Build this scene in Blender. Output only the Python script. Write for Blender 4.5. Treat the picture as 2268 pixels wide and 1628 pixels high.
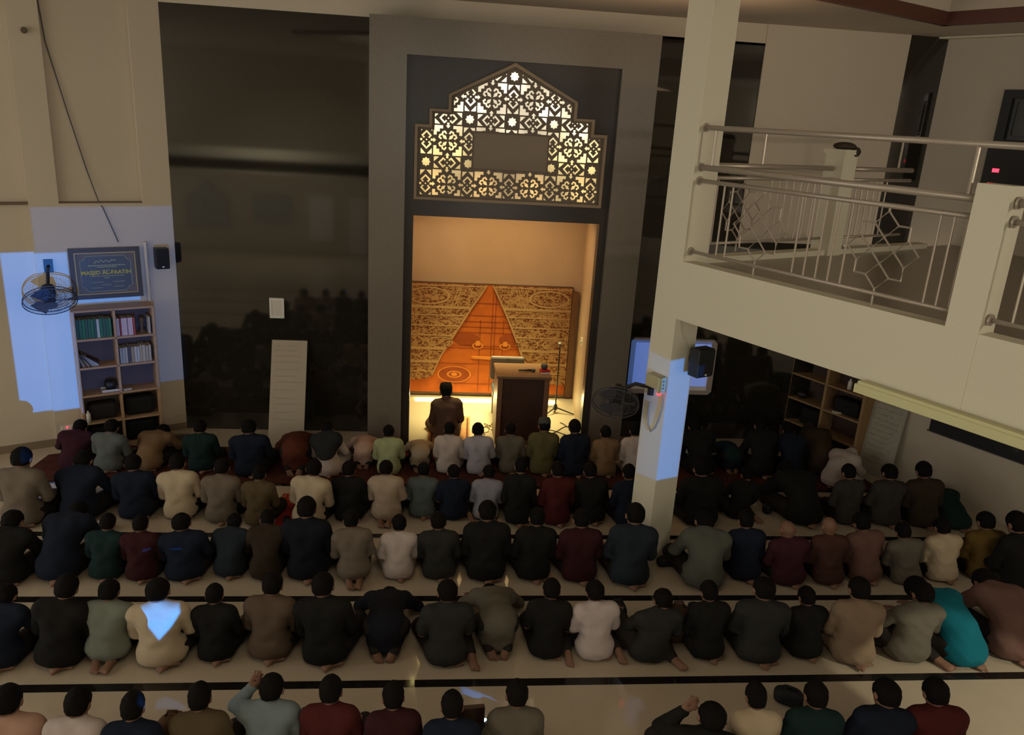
import bpy, bmesh, math, random
import numpy as np
from mathutils import Vector, Matrix
PI = math.pi
def R(d): return math.radians(d)
random.seed(7)
for o in list(bpy.data.objects): bpy.data.objects.remove(o)
SC = bpy.context.scene
COL = SC.collection

# ------------------------------------------------------------------ camera
cam_d = bpy.data.cameras.new('camera')
cam_d.sensor_fit = 'HORIZONTAL'; cam_d.sensor_width = 36.0
cam_d.lens = 1766.6 / 2268 * 36.0
cam_d.clip_start = 0.05
cam = bpy.data.objects.new('camera', cam_d); COL.objects.link(cam)
def cam_axes(p, y, r):
    fwd = Vector((math.sin(y)*math.cos(p), math.cos(y)*math.cos(p), -math.sin(p)))
    right = Vector((math.cos(y), -math.sin(y), 0)); down = -right.cross(fwd)
    rt = right*math.cos(r) + down*math.sin(r); dn = -right*math.sin(r) + down*math.cos(r)
    return rt, dn, fwd
rt, dn, fw = cam_axes(R(17.4175), R(6.2824), R(-3.4968))
cam.matrix_world = Matrix(((rt.x, -dn.x, -fw.x, 0), (rt.y, -dn.y, -fw.y, 0), (rt.z, -dn.z, -fw.z, 4.4), (0, 0, 0, 1)))
SC.camera = cam

# ------------------------------------------------------------------ exposure, world
vs = SC.view_settings
vs.view_transform = 'Standard'; vs.look = 'None'; vs.gamma = 1.0; vs.use_curve_mapping = False
vs.exposure = 0.0
SC.world = bpy.data.worlds.new('world'); SC.world.use_nodes = True
SC.world.node_tree.nodes['Background'].inputs[0].default_value = (1.0, .95, .84, 1)
SC.world.node_tree.nodes['Background'].inputs[1].default_value = 1.68

# ------------------------------------------------------------------ large lights
def area(name, loc, target, sx, sy, power, col, spread=180):
    d = bpy.data.lights.new(name, 'AREA'); d.shape = 'RECTANGLE'; d.size = sx; d.size_y = sy
    d.energy = power; d.color = col; d.spread = R(spread)
    o = bpy.data.objects.new(name, d); COL.objects.link(o); o.location = loc
    o.rotation_euler = (Vector(target) - Vector(loc)).to_track_quat('-Z', 'Y').to_euler()
    return o
WARM = (1.0, .88, .70)
area('hall_ceiling_lamp', (-.8, 3.0, 6.0), (-.8, 3.6, 0), 3.5, 2.0, 36, WARM)
area('ceiling_glow_fill', (2.2, 8.6, 4.95), (2.2, 8.75, 6.5), 2.6, 1.0, 9, (1.0, .66, .40))  # added fill with no fitting; warms the ceiling before the portal
area('under_balcony_fill', (6.2, 4.6, 2.6), (6.0, 6.5, 0), .8, .3, 10, WARM)  # unseen fill added to lift the lower right wall
area('upper_gallery_fill', (9.0, .4, 4.95), (3.2, 8.2, 4.3), .8, .5, 24, WARM, 75)  # added fill from the right rear, brightens the column's right face
area('rear_low_fill', (1.4, -.9, 2.45), (1.2, 8, .6), 1.2, .3, 17, WARM, 120)  # low fill added behind the view to brighten the lower column
sd_ = bpy.data.lights.new('doorway_lamp', 'SPOT'); sd_.energy = 330; sd_.color = (1.0, .95, .74); sd_.spot_size = R(25); sd_.spot_blend = .12; sd_.shadow_soft_size = .05
so_ = bpy.data.objects.new('doorway_lamp', sd_); COL.objects.link(so_); so_.location = (6.3, 2.2, 2.4); so_.rotation_euler = (Vector((4.78, 4.86, 0)) - Vector((6.3, 2.2, 2.4))).to_track_quat('-Z', 'Y').to_euler()
area('rear_gallery_fill', (-4.2, -1.3, 2.5), (-4.2, -4.1, 1.2), 5.0, .3, 45, WARM)  # fill added so the rear wall shows in the black panels
area('rear_fascia_fill', (-4.6, 2.2, 5.6), (-4.2, -.6, 2.9), .8, .5, 60, WARM, 75)  # added fill aimed back at the gallery fascia for its reflection
# mihrab lamps
area('mihrab_ceiling_lamp', (.95, 11.35, 3.12), (.95, 11.5, 0), 1.9, 1.2, 22, (1.0, .64, .28))
area('mihrab_downlight', (.95, 11.5, 3.10), (.95, 11.5, 0), 1.9, .9, 46, (1.0, .93, .42), 50)
area('mihrab_floor_strip', (.95, 12.22, .05), (.95, 11.2, -.15), 2.3, .04, 13, (1.0, .80, .32))

# projector: bright blue picture, a dimmer border above it, the crowd's shadow edge drawn into the beam mask
def projector(loc, target, power):
    d = bpy.data.lights.new('projector_beam', 'SPOT'); d.spot_size = R(100); d.spot_blend = 0; d.shadow_soft_size = .012
    d.energy = power; d.color = (1, 1, 1)
    o = bpy.data.objects.new('projector_beam', d); COL.objects.link(o); o.location = loc
    q = (Vector(target) - Vector(loc)).to_track_quat('-Z', 'Y'); o.rotation_euler = q.to_euler()
    d.use_nodes = True; nt = d.node_tree; nt.nodes.clear(); N = nt.nodes; L = nt.links
    out = N.new('ShaderNodeOutputLight'); em = N.new('ShaderNodeEmission'); L.new(em.outputs[0], out.inputs[0])
    tc = N.new('ShaderNodeTexCoord'); sp = N.new('ShaderNodeSeparateXYZ'); L.new(tc.outputs['Normal'], sp.inputs[0])
    def m(op, a, b=None):
        n = N.new('ShaderNodeMath'); n.operation = op
        for i, v in enumerate((a, b)):
            if v is None: continue
            if isinstance(v, (int, float)): n.inputs[i].default_value = v
            else: L.new(v, n.inputs[i])
        return n.outputs[0]
    z = m('ABSOLUTE', sp.outputs[2])
    u = m('DIVIDE', sp.outputs[0], z); v = m('DIVIDE', sp.outputs[1], z)
    def rng(x, a, b): return m('MULTIPLY', m('GREATER_THAN', x, a), m('LESS_THAN', x, b))
    inv = q.inverted()
    def uv(P):
        w = inv @ (Vector(P) - Vector(loc)); return w.x / -w.z, w.y / -w.z
    return dict(o=o, m=m, u=u, v=v, rng=rng, uv=uv, em=em, N=N, L=L)
def patch(J, pts):         # convex polygon drawn into the beam mask; gaps between unseen heads included
    m_ = J['m']; c = None; n = len(pts); P2 = [J['uv'](p) for p in pts]
    A = sum(P2[i][0]*P2[(i+1) % n][1] - P2[(i+1) % n][0]*P2[i][1] for i in range(n))
    if A < 0: P2.reverse()
    for i in range(n):
        (x0, y0), (x1, y1) = P2[i], P2[(i+1) % n]
        e = m_('SUBTRACT', m_('MULTIPLY', m_('SUBTRACT', J['v'], y0), x1-x0), m_('MULTIPLY', m_('SUBTRACT', J['u'], x0), y1-y0))
        g = m_('GREATER_THAN', e, 0); c = g if c is None else m_('MULTIPLY', c, g)
    return c
def project(J, parts):
    tot = None
    for pts, k in parts:
        p = J['m']('MULTIPLY', patch(J, pts), k); tot = p if tot is None else J['m']('ADD', tot, p)
    J['em'].inputs[0].default_value = (.03, .26, 1.0, 1)
    J['L'].new(tot, J['em'].inputs[1])
def wl(u, z): return (-3.32 + u*math.cos(R(28)), 10.71 + u*math.sin(R(28)), z)
PJ = projector((-.17, -.4, 1.50), (-3.9, 10, 1.5), 7000)
project(PJ, [([wl(-1.93, 2.515), wl(-1.24, 2.515), wl(-1.24, .5), wl(-1.93, .5)], 1),
             ([wl(-1.57, 3.06), wl(.05, 3.06), wl(.05, 2.515), wl(-1.57, 2.515)], .19),
             ([wl(-1.24, 2.515), wl(.05, 2.515), wl(.05, .72), wl(-1.24, .72)], .19),
             ([wl(-1.2, 1.93), wl(-.46, 1.93), wl(-.46, 1.87), wl(-1.2, 1.87)], .8),
             ([(-2.22, 5.72, .53), (-1.93, 5.72, .53), (-1.92, 5.72, .43), (-1.99, 5.72, .36), (-2.08, 5.72, .22), (-2.18, 5.72, .36), (-2.23, 5.72, .43)], 1),
             ([(-2.36, 4.35, .405), (-2.20, 4.35, .405), (-2.19, 4.35, .2), (-2.37, 4.35, .2)], 1)])
PK = projector((4.0, .6, 1.75), (3.0, 9, 1.6), 1750)
project(PK, [([(2.275, 7.4, 2.21), (2.655, 7.4, 2.21), (2.655, 7.4, .9), (2.275, 7.4, .9)], 1),
             ([(2.80, 10.7, 1.50), (4.03, 10.7, 1.50), (4.02, 10.7, .82), (2.80, 10.7, .82)], 1),
             ([(.34, 5.37, 0), (.46, 5.42, 0), (.58, 5.22, 0), (.82, 5.08, 0), (.97, 4.85, 0), (.80, 4.5, 0), (.36, 4.5, 0)], 2.2)])

# ------------------------------------------------------------------ materials
MATS = {}
def mat(name, col, rough=.6, spec=.5, metal=0, bump=None, var=None, emit=None, coat=0):
    if name in MATS: return MATS[name]
    m = bpy.data.materials.new(name); m.use_nodes = True; nt = m.node_tree; b = nt.nodes['Principled BSDF']
    b.inputs['Base Color'].default_value = (*col, 1); b.inputs['Roughness'].default_value = rough
    b.inputs['Metallic'].default_value = metal; b.inputs['Specular IOR Level'].default_value = spec
    b.inputs['Coat Weight'].default_value = coat; b.inputs['Coat Roughness'].default_value = .08
    tc = nt.nodes.new('ShaderNodeTexCoord')
    if var:   # var = (scale, amount)
        n = nt.nodes.new('ShaderNodeTexNoise'); n.inputs['Scale'].default_value = var[0]; n.inputs['Detail'].default_value = 5
        nt.links.new(tc.outputs['Object'], n.inputs['Vector'])
        mx = nt.nodes.new('ShaderNodeMix'); mx.data_type = 'RGBA'
        mx.inputs['A'].default_value = (*[c*(1-var[1]) for c in col], 1); mx.inputs['B'].default_value = (*[min(1, c*(1+var[1])) for c in col], 1)
        nt.links.new(n.outputs['Fac'], mx.inputs['Factor']); nt.links.new(mx.outputs['Result'], b.inputs['Base Color'])
    if bump:
        n = nt.nodes.new('ShaderNodeTexNoise'); n.inputs['Scale'].default_value = bump[0]; n.inputs['Detail'].default_value = 3
        nt.links.new(tc.outputs['Object'], n.inputs['Vector'])
        bp = nt.nodes.new('ShaderNodeBump'); bp.inputs['Strength'].default_value = bump[1]; bp.inputs['Distance'].default_value = .01
        nt.links.new(n.outputs['Fac'], bp.inputs['Height']); nt.links.new(bp.outputs['Normal'], b.inputs['Normal'])
    if emit:
        b.inputs['Emission Color'].default_value = (*emit[0], 1); b.inputs['Emission Strength'].default_value = emit[1]
    MATS[name] = m
    return m
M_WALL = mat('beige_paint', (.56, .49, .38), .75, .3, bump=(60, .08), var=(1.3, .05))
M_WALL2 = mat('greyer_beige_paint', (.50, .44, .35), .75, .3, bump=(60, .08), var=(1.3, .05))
M_FASCIA = mat('cream_white_paint', (.66, .62, .48), .7, .3, bump=(50, .06))
M_CEIL = mat('ceiling_paint', (.52, .45, .36), .8, .2, var=(.8, .05))
M_BLACK = mat('black_granite', (.018, .016, .012), .05, .9, var=(90, .5))
M_FRAME = mat('grey_brown_granite', (.165, .142, .112), .28, .5, var=(60, .25))
M_DARKGR = mat('dark_brown_granite', (.040, .034, .029), .28, .3, var=(80, .4))
M_NICHE = mat('tan_wall_panel', (.50, .37, .25), .55, .3, var=(3, .06))
M_WOOD = mat('pale_wood', (.42, .27, .16), .5, .4, var=(9, .15))
M_WOODD = mat('worn_brown_wood', (.30, .19, .09), .6, .3, var=(9, .2))
M_WALN = mat('walnut_veneer', (.17, .085, .045), .4, .4, var=(7, .2))
M_BACK = mat('shelf_backing', (.12, .09, .085), .7, .2)
M_DARK = mat('black_plastic', (.012, .012, .013), .45, .4)
M_DGRAY = mat('dark_grey_plastic', (.05, .05, .055), .45, .4)
M_STEEL = mat('painted_steel_rail', (.42, .36, .29), .35, .5, metal=.35)
M_WHITE = mat('white_plastic', (.7, .68, .62), .5, .4)
M_PAPER = mat('paper', (.62, .58, .5), .8, .2)
M_INK = mat('grey_ink', (.2, .18, .16), .8, .2)
M_GOLD = mat('gold_trim', (.32, .22, .08), .4, .5, metal=.4)
M_RED = mat('red_carpet', (.080, .026, .017), .95, .1, bump=(180, .3), var=(7, .5))
M_TRIM = mat('dark_red_trim', (.10, .035, .022), .5, .4)
M_SKIN = mat('skin', (.20, .105, .065), .6, .3)
M_HAIR = mat('black_hair', (.0065, .0055, .0048), .75, .08, bump=(220, .4))
M_EYE = mat('eye', (.03, .02, .015), .2, .5)
M_LEDR = mat('red_led', (.5, .01, .02), .4, .3, emit=((1, .03, .06), 4))

def floor_mat():
    m = bpy.data.materials.new('polished_cream_tile'); m.use_nodes = True; nt = m.node_tree; b = nt.nodes['Principled BSDF']
    N = nt.nodes.new; L = nt.links.new
    tc = N('ShaderNodeTexCoord'); sp = N('ShaderNodeSeparateXYZ'); L(tc.outputs['Object'], sp.inputs[0])
    def mm(op, a, bb):
        n = N('ShaderNodeMath'); n.operation = op
        for i, v in enumerate((a, bb)):
            if isinstance(v, (int, float)): n.inputs[i].default_value = v
            else: L(v, n.inputs[i])
        return n.outputs[0]
    acc = None
    for y in (8.98, 7.76, 6.585, 5.40, 4.20, 3.0, 1.8):       # the dark inlaid prayer lines
        g = mm('COMPARE', sp.outputs[1], y); g.node.inputs[2].default_value = .045
        acc = g if acc is None else mm('ADD', acc, g)
    ins = mm('LESS_THAN', sp.outputs[1], 10.0)
    acc = mm('MULTIPLY', acc, ins)
    nz = N('ShaderNodeTexNoise'); nz.inputs['Scale'].default_value = 2.2; nz.inputs['Detail'].default_value = 6; L(tc.outputs['Object'], nz.inputs['Vector'])
    mx = N('ShaderNodeMix'); mx.data_type = 'RGBA'; mx.inputs['A'].default_value = (.44, .36, .26, 1); mx.inputs['B'].default_value = (.50, .42, .31, 1)
    L(nz.outputs['Fac'], mx.inputs['Factor'])
    br = N('ShaderNodeTexBrick'); br.offset = 0; br.inputs['Scale'].default_value = 1.0; br.inputs['Brick Width'].default_value = .6; br.inputs['Row Height'].default_value = .6
    br.inputs['Mortar Size'].default_value = .002; br.inputs['Color1'].default_value = (1, 1, 1, 1); br.inputs['Color2'].default_value = (1, 1, 1, 1); br.inputs['Mortar'].default_value = (.93, .92, .91, 1)
    L(tc.outputs['Object'], br.inputs['Vector'])
    ml = N('ShaderNodeMix'); ml.data_type = 'RGBA'; ml.blend_type = 'MULTIPLY'; ml.inputs['Factor'].default_value = 1
    L(mx.outputs['Result'], ml.inputs['A']); L(br.outputs['Color'], ml.inputs['B'])
    m2 = N('ShaderNodeMix'); m2.data_type = 'RGBA'; m2.inputs['B'].default_value = (.012, .010, .009, 1)
    L(acc, m2.inputs['Factor']); L(ml.outputs['Result'], m2.inputs['A']); L(m2.outputs['Result'], b.inputs['Base Color'])
    b.inputs['Roughness'].default_value = .075; b.inputs['Specular IOR Level'].default_value = .45
    return m
M_FLOOR = floor_mat()

# ------------------------------------------------------------------ mesh helpers
class MB:
    def __init__(s): s.v = []; s.f = []
    def add(s, vs, fs):
        k = len(s.v); s.v += [tuple(v) for v in vs]; s.f += [tuple(i+k for i in f) for f in fs]; return s
    def box(s, x0, x1, y0, y1, z0, z1, M=None):
        vs = [Vector((x, y, z)) for x in (x0, x1) for y in (y0, y1) for z in (z0, z1)]
        if M is not None: vs = [M @ v for v in vs]
        return s.add(vs, [(0, 1, 3, 2), (4, 6, 7, 5), (0, 4, 5, 1), (2, 3, 7, 6), (0, 2, 6, 4), (1, 5, 7, 3)])
    def cbox(s, c, d, M=None):
        return s.box(c[0]-d[0]/2, c[0]+d[0]/2, c[1]-d[1]/2, c[1]+d[1]/2, c[2]-d[2]/2, c[2]+d[2]/2, M)
    def tube(s, pts, r, n=8, cap=True, closed=False):
        pts = [Vector(p) for p in pts]; rs = r if isinstance(r, (list, tuple)) else [r]*len(pts); rings = []
        for i, p in enumerate(pts):
            if closed: t = pts[(i+1) % len(pts)] - pts[i-1]
            else: t = pts[min(i+1, len(pts)-1)] - pts[max(i-1, 0)]
            t.normalize(); a = Vector((0, 0, 1)) if abs(t.z) < .9 else Vector((1, 0, 0))
            u = t.cross(a).normalized(); w = t.cross(u)
            rings.append([p + (u*math.cos(2*PI*k/n) + w*math.sin(2*PI*k/n))*rs[i] for k in range(n)])
        vs = [v for q in rings for v in q]; m = len(rings); fs = []
        for i in range(m if closed else m-1):
            j = (i+1) % m
            for k in range(n): fs.append((i*n+k, i*n+(k+1) % n, j*n+(k+1) % n, j*n+k))
        if cap and not closed: fs += [tuple(range(n))[::-1], tuple((m-1)*n+k for k in range(n))]
        return s.add(vs, fs)
    def lathe(s, c, prof, n=20, axis='Z', M=None):       # prof: (radius, height)
        vs = []; fs = []
        for (r, h) in prof:
            for k in range(n):
                a = 2*PI*k/n; q = (r*math.cos(a), r*math.sin(a), h)
                if axis == 'Y': q = (q[0], q[2], q[1])
                v = Vector(q)
                if M is not None: v = M @ v
                vs.append(v + Vector(c))
        for i in range(len(prof)-1):
            for k in range(n): fs.append((i*n+k, i*n+(k+1) % n, (i+1)*n+(k+1) % n, (i+1)*n+k))
        fs += [tuple(range(n))[::-1], tuple((len(prof)-1)*n+k for k in range(n))]
        return s.add(vs, fs)
    def prism(s, poly, a, b, plane='XZ'):                # polygon in XZ (or XY), from depth a to b
        n = len(poly)
        if plane == 'XZ': vs = [(x, a, z) for x, z in poly] + [(x, b, z) for x, z in poly]
        else: vs = [(x, y, a) for x, y in poly] + [(x, y, b) for x, y in poly]
        fs = [tuple(range(n)), tuple(range(2*n-1, n-1, -1))] + [(i, i+n, (i+1) % n+n, (i+1) % n) for i in range(n)]
        return s.add(vs, fs)
    def ell(s, c, r, nu=14, nv=9, M=None):
        prof = []
        vs = []; fs = []
        for i in range(nv+1):
            t = PI*i/nv
            for k in range(nu):
                a = 2*PI*k/nu; v = Vector((r[0]*math.sin(t)*math.cos(a), r[1]*math.sin(t)*math.sin(a), r[2]*math.cos(t)))
                if M is not None: v = M @ v
                vs.append(v + Vector(c))
        for i in range(nv):
            for k in range(nu): fs.append((i*nu+k, (i+1)*nu+k, (i+1)*nu+(k+1) % nu, i*nu+(k+1) % nu))
        return s.add(vs, fs)
    def build(s, name, m, parent=None, smooth=False, bevel=0):
        me = bpy.data.meshes.new(name); me.from_pydata(s.v, [], s.f)
        bm = bmesh.new(); bm.from_mesh(me); bmesh.ops.remove_doubles(bm, verts=bm.verts, dist=1e-6)
        bmesh.ops.recalc_face_normals(bm, faces=bm.faces); bm.to_mesh(me); bm.free()
        for mm in (m if isinstance(m, (list, tuple)) else [m]): me.materials.append(mm)
        if smooth: me.shade_smooth()
        o = bpy.data.objects.new(name, me); COL.objects.link(o)
        if parent is not None: o.parent = parent
        if bevel:
            bv = o.modifiers.new('bevel', 'BEVEL'); bv.width = bevel; bv.segments = 2; bv.limit_method = 'ANGLE'
        return o
def struct(o): o['kind'] = 'structure'; return o
def tag(o, label, cat, group=None):
    o['label'] = label; o['category'] = cat
    if group: o['group'] = group
    return o
def thing(name, label, cat, loc=(0, 0, 0), rz=0, group=None):
    o = bpy.data.objects.new(name, None); COL.objects.link(o); o.empty_display_size = .1
    o.location = loc; o.rotation_euler = (0, 0, rz); return tag(o, label, cat, group)
def fill_curve(name, outer, holes, depth, m, parent=None, y=0.0):   # flat plate in XZ with cut holes
    cu = bpy.data.curves.new(name, 'CURVE'); cu.dimensions = '2D'; cu.fill_mode = 'BOTH'; cu.extrude = depth/2
    for poly in [outer] + holes:
        sp = cu.splines.new('POLY'); sp.points.add(len(poly)-1); sp.use_cyclic_u = True
        for p, q in zip(sp.points, poly): p.co = (q[0], q[1], 0, 1)
    t = bpy.data.objects.new(name, cu); COL.objects.link(t)
    dg = bpy.context.evaluated_depsgraph_get(); me = bpy.data.meshes.new_from_object(t.evaluated_get(dg))
    bpy.data.objects.remove(t); bpy.data.curves.remove(cu)
    me.transform(Matrix(((1, 0, 0, 0), (0, 0, -1, y), (0, 1, 0, 0), (0, 0, 0, 1))))
    me.materials.clear(); me.materials.append(m); me.name = name
    o = bpy.data.objects.new(name, me); COL.objects.link(o)
    if parent is not None: o.parent = parent
    return o
def cdt_plate(name, outer, field, keep, holes, thick, m, parent, y):      # flat plate in XZ; holes are cut within field, never within keep
    from mathutils.geometry import delaunay_2d_cdt
    V = []; E = []
    for poly in [outer, field, keep] + holes:
        k = len(V); V += [Vector(p) for p in poly]; E += [(k+i, k+(i+1) % len(poly)) for i in range(len(poly))]
    vo, eo, fo, _, _, _ = delaunay_2d_cdt(V, E, [], 0, 1e-5)
    bb = [(min(p[0] for p in h), max(p[0] for p in h), min(p[1] for p in h), max(p[1] for p in h), h) for h in holes]
    fs = []
    for f in fo:
        c = sum((vo[i] for i in f), Vector((0, 0)))/len(f)
        if not inside(c, outer): continue
        if inside(c, field) and not inside(c, keep) and any(b[0] < c[0] < b[1] and b[2] < c[1] < b[3] and inside(c, b[4]) for b in bb): continue
        fs.append(tuple(f))
    me = bpy.data.meshes.new(name); me.from_pydata([(v[0], y, v[1]) for v in vo], [], fs); me.materials.append(m)
    bm = bmesh.new(); bm.from_mesh(me); bmesh.ops.delete(bm, geom=[v for v in bm.verts if not v.link_faces], context='VERTS')
    r = bmesh.ops.extrude_face_region(bm, geom=list(bm.faces)); bmesh.ops.translate(bm, vec=(0, thick, 0), verts=[g for g in r['geom'] if isinstance(g, bmesh.types.BMVert)])
    bmesh.ops.recalc_face_normals(bm, faces=bm.faces); bm.to_mesh(me); bm.free()
    o = bpy.data.objects.new(name, me); COL.objects.link(o); o.parent = parent; return o
def inside(p, poly):
    c = False; n = len(poly)
    for i in range(n):
        x0, y0 = poly[i]; x1, y1 = poly[i-1]
        if (y0 > p[1]) != (y1 > p[1]) and p[0] < (x1-x0)*(p[1]-y0)/(y1-y0)+x0: c = not c
    return c
def stroke(pts, w):                                     # a polyline thickened to a polygon
    L = []; Rr = []
    for i, p in enumerate(pts):
        a = pts[max(i-1, 0)]; b = pts[min(i+1, len(pts)-1)]
        dx, dy = b[0]-a[0], b[1]-a[1]; l = math.hypot(dx, dy) or 1
        nx, ny = -dy/l*w/2, dx/l*w/2
        L.append((p[0]+nx, p[1]+ny)); Rr.append((p[0]-nx, p[1]-ny))
    return L + Rr[::-1]
TH = R(28); XP = Vector((math.cos(TH), math.sin(TH), 0)); YP = Vector((-math.sin(TH), math.cos(TH), 0))
# ================================================================== SETTING
struct(MB().box(-9, 9, -4.2, 10.85, -.12, 0).box(-.5, 2.6, 10.85, 12.5, -.12, 0).build('floor', M_FLOOR))
# qibla wall: black polished panels, beige upper right field
wq = MB().box(-3.32, -.79, 10.71, 10.9, 0, 5.46); struct(wq.build('wall_front_left_panel', M_BLACK))
wq = MB().box(2.69, 4.20, 10.71, 10.9, 0, 5.49).box(4.2, 5.75, 10.71, 10.9, 0, 2.95).box(6.14, 6.69, 10.71, 10.9, 2.6, 5.72)
struct(wq.build('wall_front_right_panel', M_BLACK))
struct(MB().box(4.20, 6.14, 10.69, 10.9, 2.95, 6.4).build('wall_front_right', M_WALL))
struct(MB().box(-3.32, 4.2, 10.71, 10.9, 5.46, 6.4).box(6.14, 7.2, 10.71, 10.9, 5.72, 6.4).build('wall_front_top', M_WALL))
# mihrab: projecting granite portal
pr_ = MB().box(-.79, -.35, 10.13, 10.72, 0, 5.44).box(2.24, 2.69, 10.13, 10.72, 0, 5.44).box(-.35, 2.24, 10.13, 10.72, 5.03, 5.44)
struct(pr_.build('wall_mihrab_portal', M_FRAME))
OUT = [(-.24, 3.36), (2.12, 3.36), (2.12, 4.25), (1.95, 4.25), (1.95, 4.425), (1.72, 4.425), (1.72, 4.615), (.935, 5.015), (.155, 4.615), (.155, 4.44), (-.07, 4.44), (-.07, 4.255), (-.24, 4.255)]
ins = [(-.21, 3.40), (2.09, 3.40), (2.09, 4.22), (1.92, 4.22), (1.92, 4.40), (1.69, 4.40), (1.69, 4.60), (.935, 4.975), (.185, 4.60), (.185, 4.41), (-.04, 4.41), (-.04, 4.225), (-.21, 4.225)]
struct(fill_curve('wall_mihrab_recess', [(-.35, 3.15), (2.24, 3.15), (2.24, 5.03), (-.35, 5.03)], [ins], .06, M_DARKGR, y=10.22))
struct(MB().box(-.35, -.24, 10.19, 10.34, 0, 3.15).box(2.14, 2.24, 10.19, 10.34, 0, 3.15).build('wall_mihrab_jambs', M_DARKGR))
# mihrab room
struct(MB().box(-.36, 2.6, 12.36, 12.5, 0, 3.3).build('wall_mihrab_back', M_NICHE))
n = MB().add([(2.15, 10.34, 0), (2.40, 12.38, 0), (2.40, 12.38, 3.3), (2.15, 10.34, 3.3), (2.6, 10.34, 0), (2.6, 12.38, 0), (2.6, 12.38, 3.3), (2.6, 10.34, 3.3)],
             [(0, 1, 2, 3), (4, 7, 6, 5), (0, 3, 7, 4), (1, 5, 6, 2), (3, 2, 6, 7), (0, 4, 5, 1)])
struct(n.build('wall_mihrab_right', M_NICHE))
struct(MB().box(-.5, -.36, 10.34, 12.5, 0, 3.3).build('wall_mihrab_left', M_NICHE))
struct(MB().box(-.5, 2.6, 10.26, 12.5, 3.15, 3.3).build('ceiling_mihrab', M_NICHE))

# left wall in its own frame (local x along the wall, -y out into the hall)
LW = Matrix.Translation((-3.32, 10.71, 0)) @ Matrix.Rotation(TH, 4, 'Z')
def lw(x, y, z): return LW @ Vector((x, y, z))
w = MB().box(-6.5, .12, .07, .25, 0, 6.4, LW)
struct(w.build('wall_left', M_WALL))
w = MB()
for (a, b, z0, z1) in ((-1.58, -1.265, 3.1, 6.4), (-.345, 0, 3.1, 6.4), (-1.58, 0, 0, 3.1), (-3.2, -2.9, 3.1, 6.4)): w.box(a, b, 0, .075, z0, z1, LW)
struct(w.build('trim_left_pilasters', M_WALL))
w = MB().box(-1.265, -.345, .01, .07, 3.085, 3.115, LW).box(-2.9, -1.58, .02, .07, 3.085, 3.115, LW)
struct(w.build('trim_left_ledge', mat('ledge_brown', (.16, .12, .085), .7, .2)))
struct(MB().box(-6.5, -1.58, .055, .075, 0, .1, LW).box(-1.58, 0, -.012, .0, 0, .09, LW).build('baseboard_left', mat('dull_brown_skirting', (.22, .17, .11), .6, .3)))
# balcony along the building grid
M0 = Vector((2.37, 7.32, 0))
FW = Matrix.Translation(M0) @ Matrix.Rotation(TH - PI/2, 4, 'Z')     # local x = towards the camera along the balcony, +y = into the balcony
struct(MB().box(0, 9.5, 0, .16, 2.63, 3.19, FW).build('trim_balcony_fascia', M_FASCIA))
NOR = -1.62                                                          # north edge of the balcony slab sits behind the column
sl = MB().box(-.36, 9.5, .16, 6.0, 2.7, 3.10, FW); struct(sl.build('floor_balcony', mat('grey_balcony_tile', (.30, .26, .20), .3, .4, var=(3, .1))))
struct(MB().box(-.40, -.24, .3, 4.6, 2.63, 3.16, FW).build('trim_balcony_north_curb', M_FASCIA))
struct(MB().box(-.316, 0, 0, .316, 0, 6.2, FW).build('column', M_FASCIA))
RW = Matrix.Translation((5.565, 10.87, 0)) @ Matrix.Rotation(TH - PI/2, 4, 'Z')
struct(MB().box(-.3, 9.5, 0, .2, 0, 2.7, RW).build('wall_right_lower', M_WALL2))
UW = Matrix.Translation((6.67, 10.71, 0)) @ Matrix.Rotation(TH - PI/2, 4, 'Z')
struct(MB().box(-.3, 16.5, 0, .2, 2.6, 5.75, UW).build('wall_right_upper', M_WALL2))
struct(MB().box(-.3, 9.5, -.12, .2, 5.70, 5.86, UW).build('trim_right_cornice', M_FASCIA))
# ceiling with a raised coffer on the building grid
C0 = Vector((5.67, 9.22, 0))
def grid(u, v): p = C0 + XP*u + YP*v; return (p.x, p.y)
hole = [grid(0, 0), grid(-9.5, 0), grid(-9.5, -9.5), grid(0, -9.5)]
co = fill_curve('ceiling', [(-9, -4.3), (13, -4.3), (13, 11), (-9, 11)], [hole], .06, M_CEIL)
co.data.transform(Matrix(((1, 0, 0, 0), (0, 0, 1, 0), (0, -1, 0, 5.75), (0, 0, 0, 1))) ); struct(co)
def gbox(u0, u1, v0, v1, z0, z1, mb):
    G = Matrix.Translation(C0) @ Matrix.Rotation(TH, 4, 'Z'); return mb.box(u0, u1, v0, v1, z0, z1, G)
struct(gbox(-9.7, .2, -9.7, .2, 6.15, 6.25, MB()).build('ceiling_coffer', M_CEIL))
tr = MB(); gbox(-9.5, .06, -.02, .06, 5.66, 5.80, tr); gbox(-.02, .06, -9.5, .06, 5.66, 5.80, tr); struct(tr.build('trim_coffer_edge', M_TRIM))
ri = MB(); gbox(-9.5, 0, -.02, .06, 5.8, 6.2, ri); gbox(-.02, .06, -9.5, 0, 5.8, 6.2, ri); gbox(-9.56, -9.5, -9.5, 0, 5.7, 6.2, ri); gbox(-9.5, 0, -9.56, -9.5, 5.7, 6.2, ri)
struct(ri.build('ceiling_coffer_sides', M_CEIL))
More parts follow.
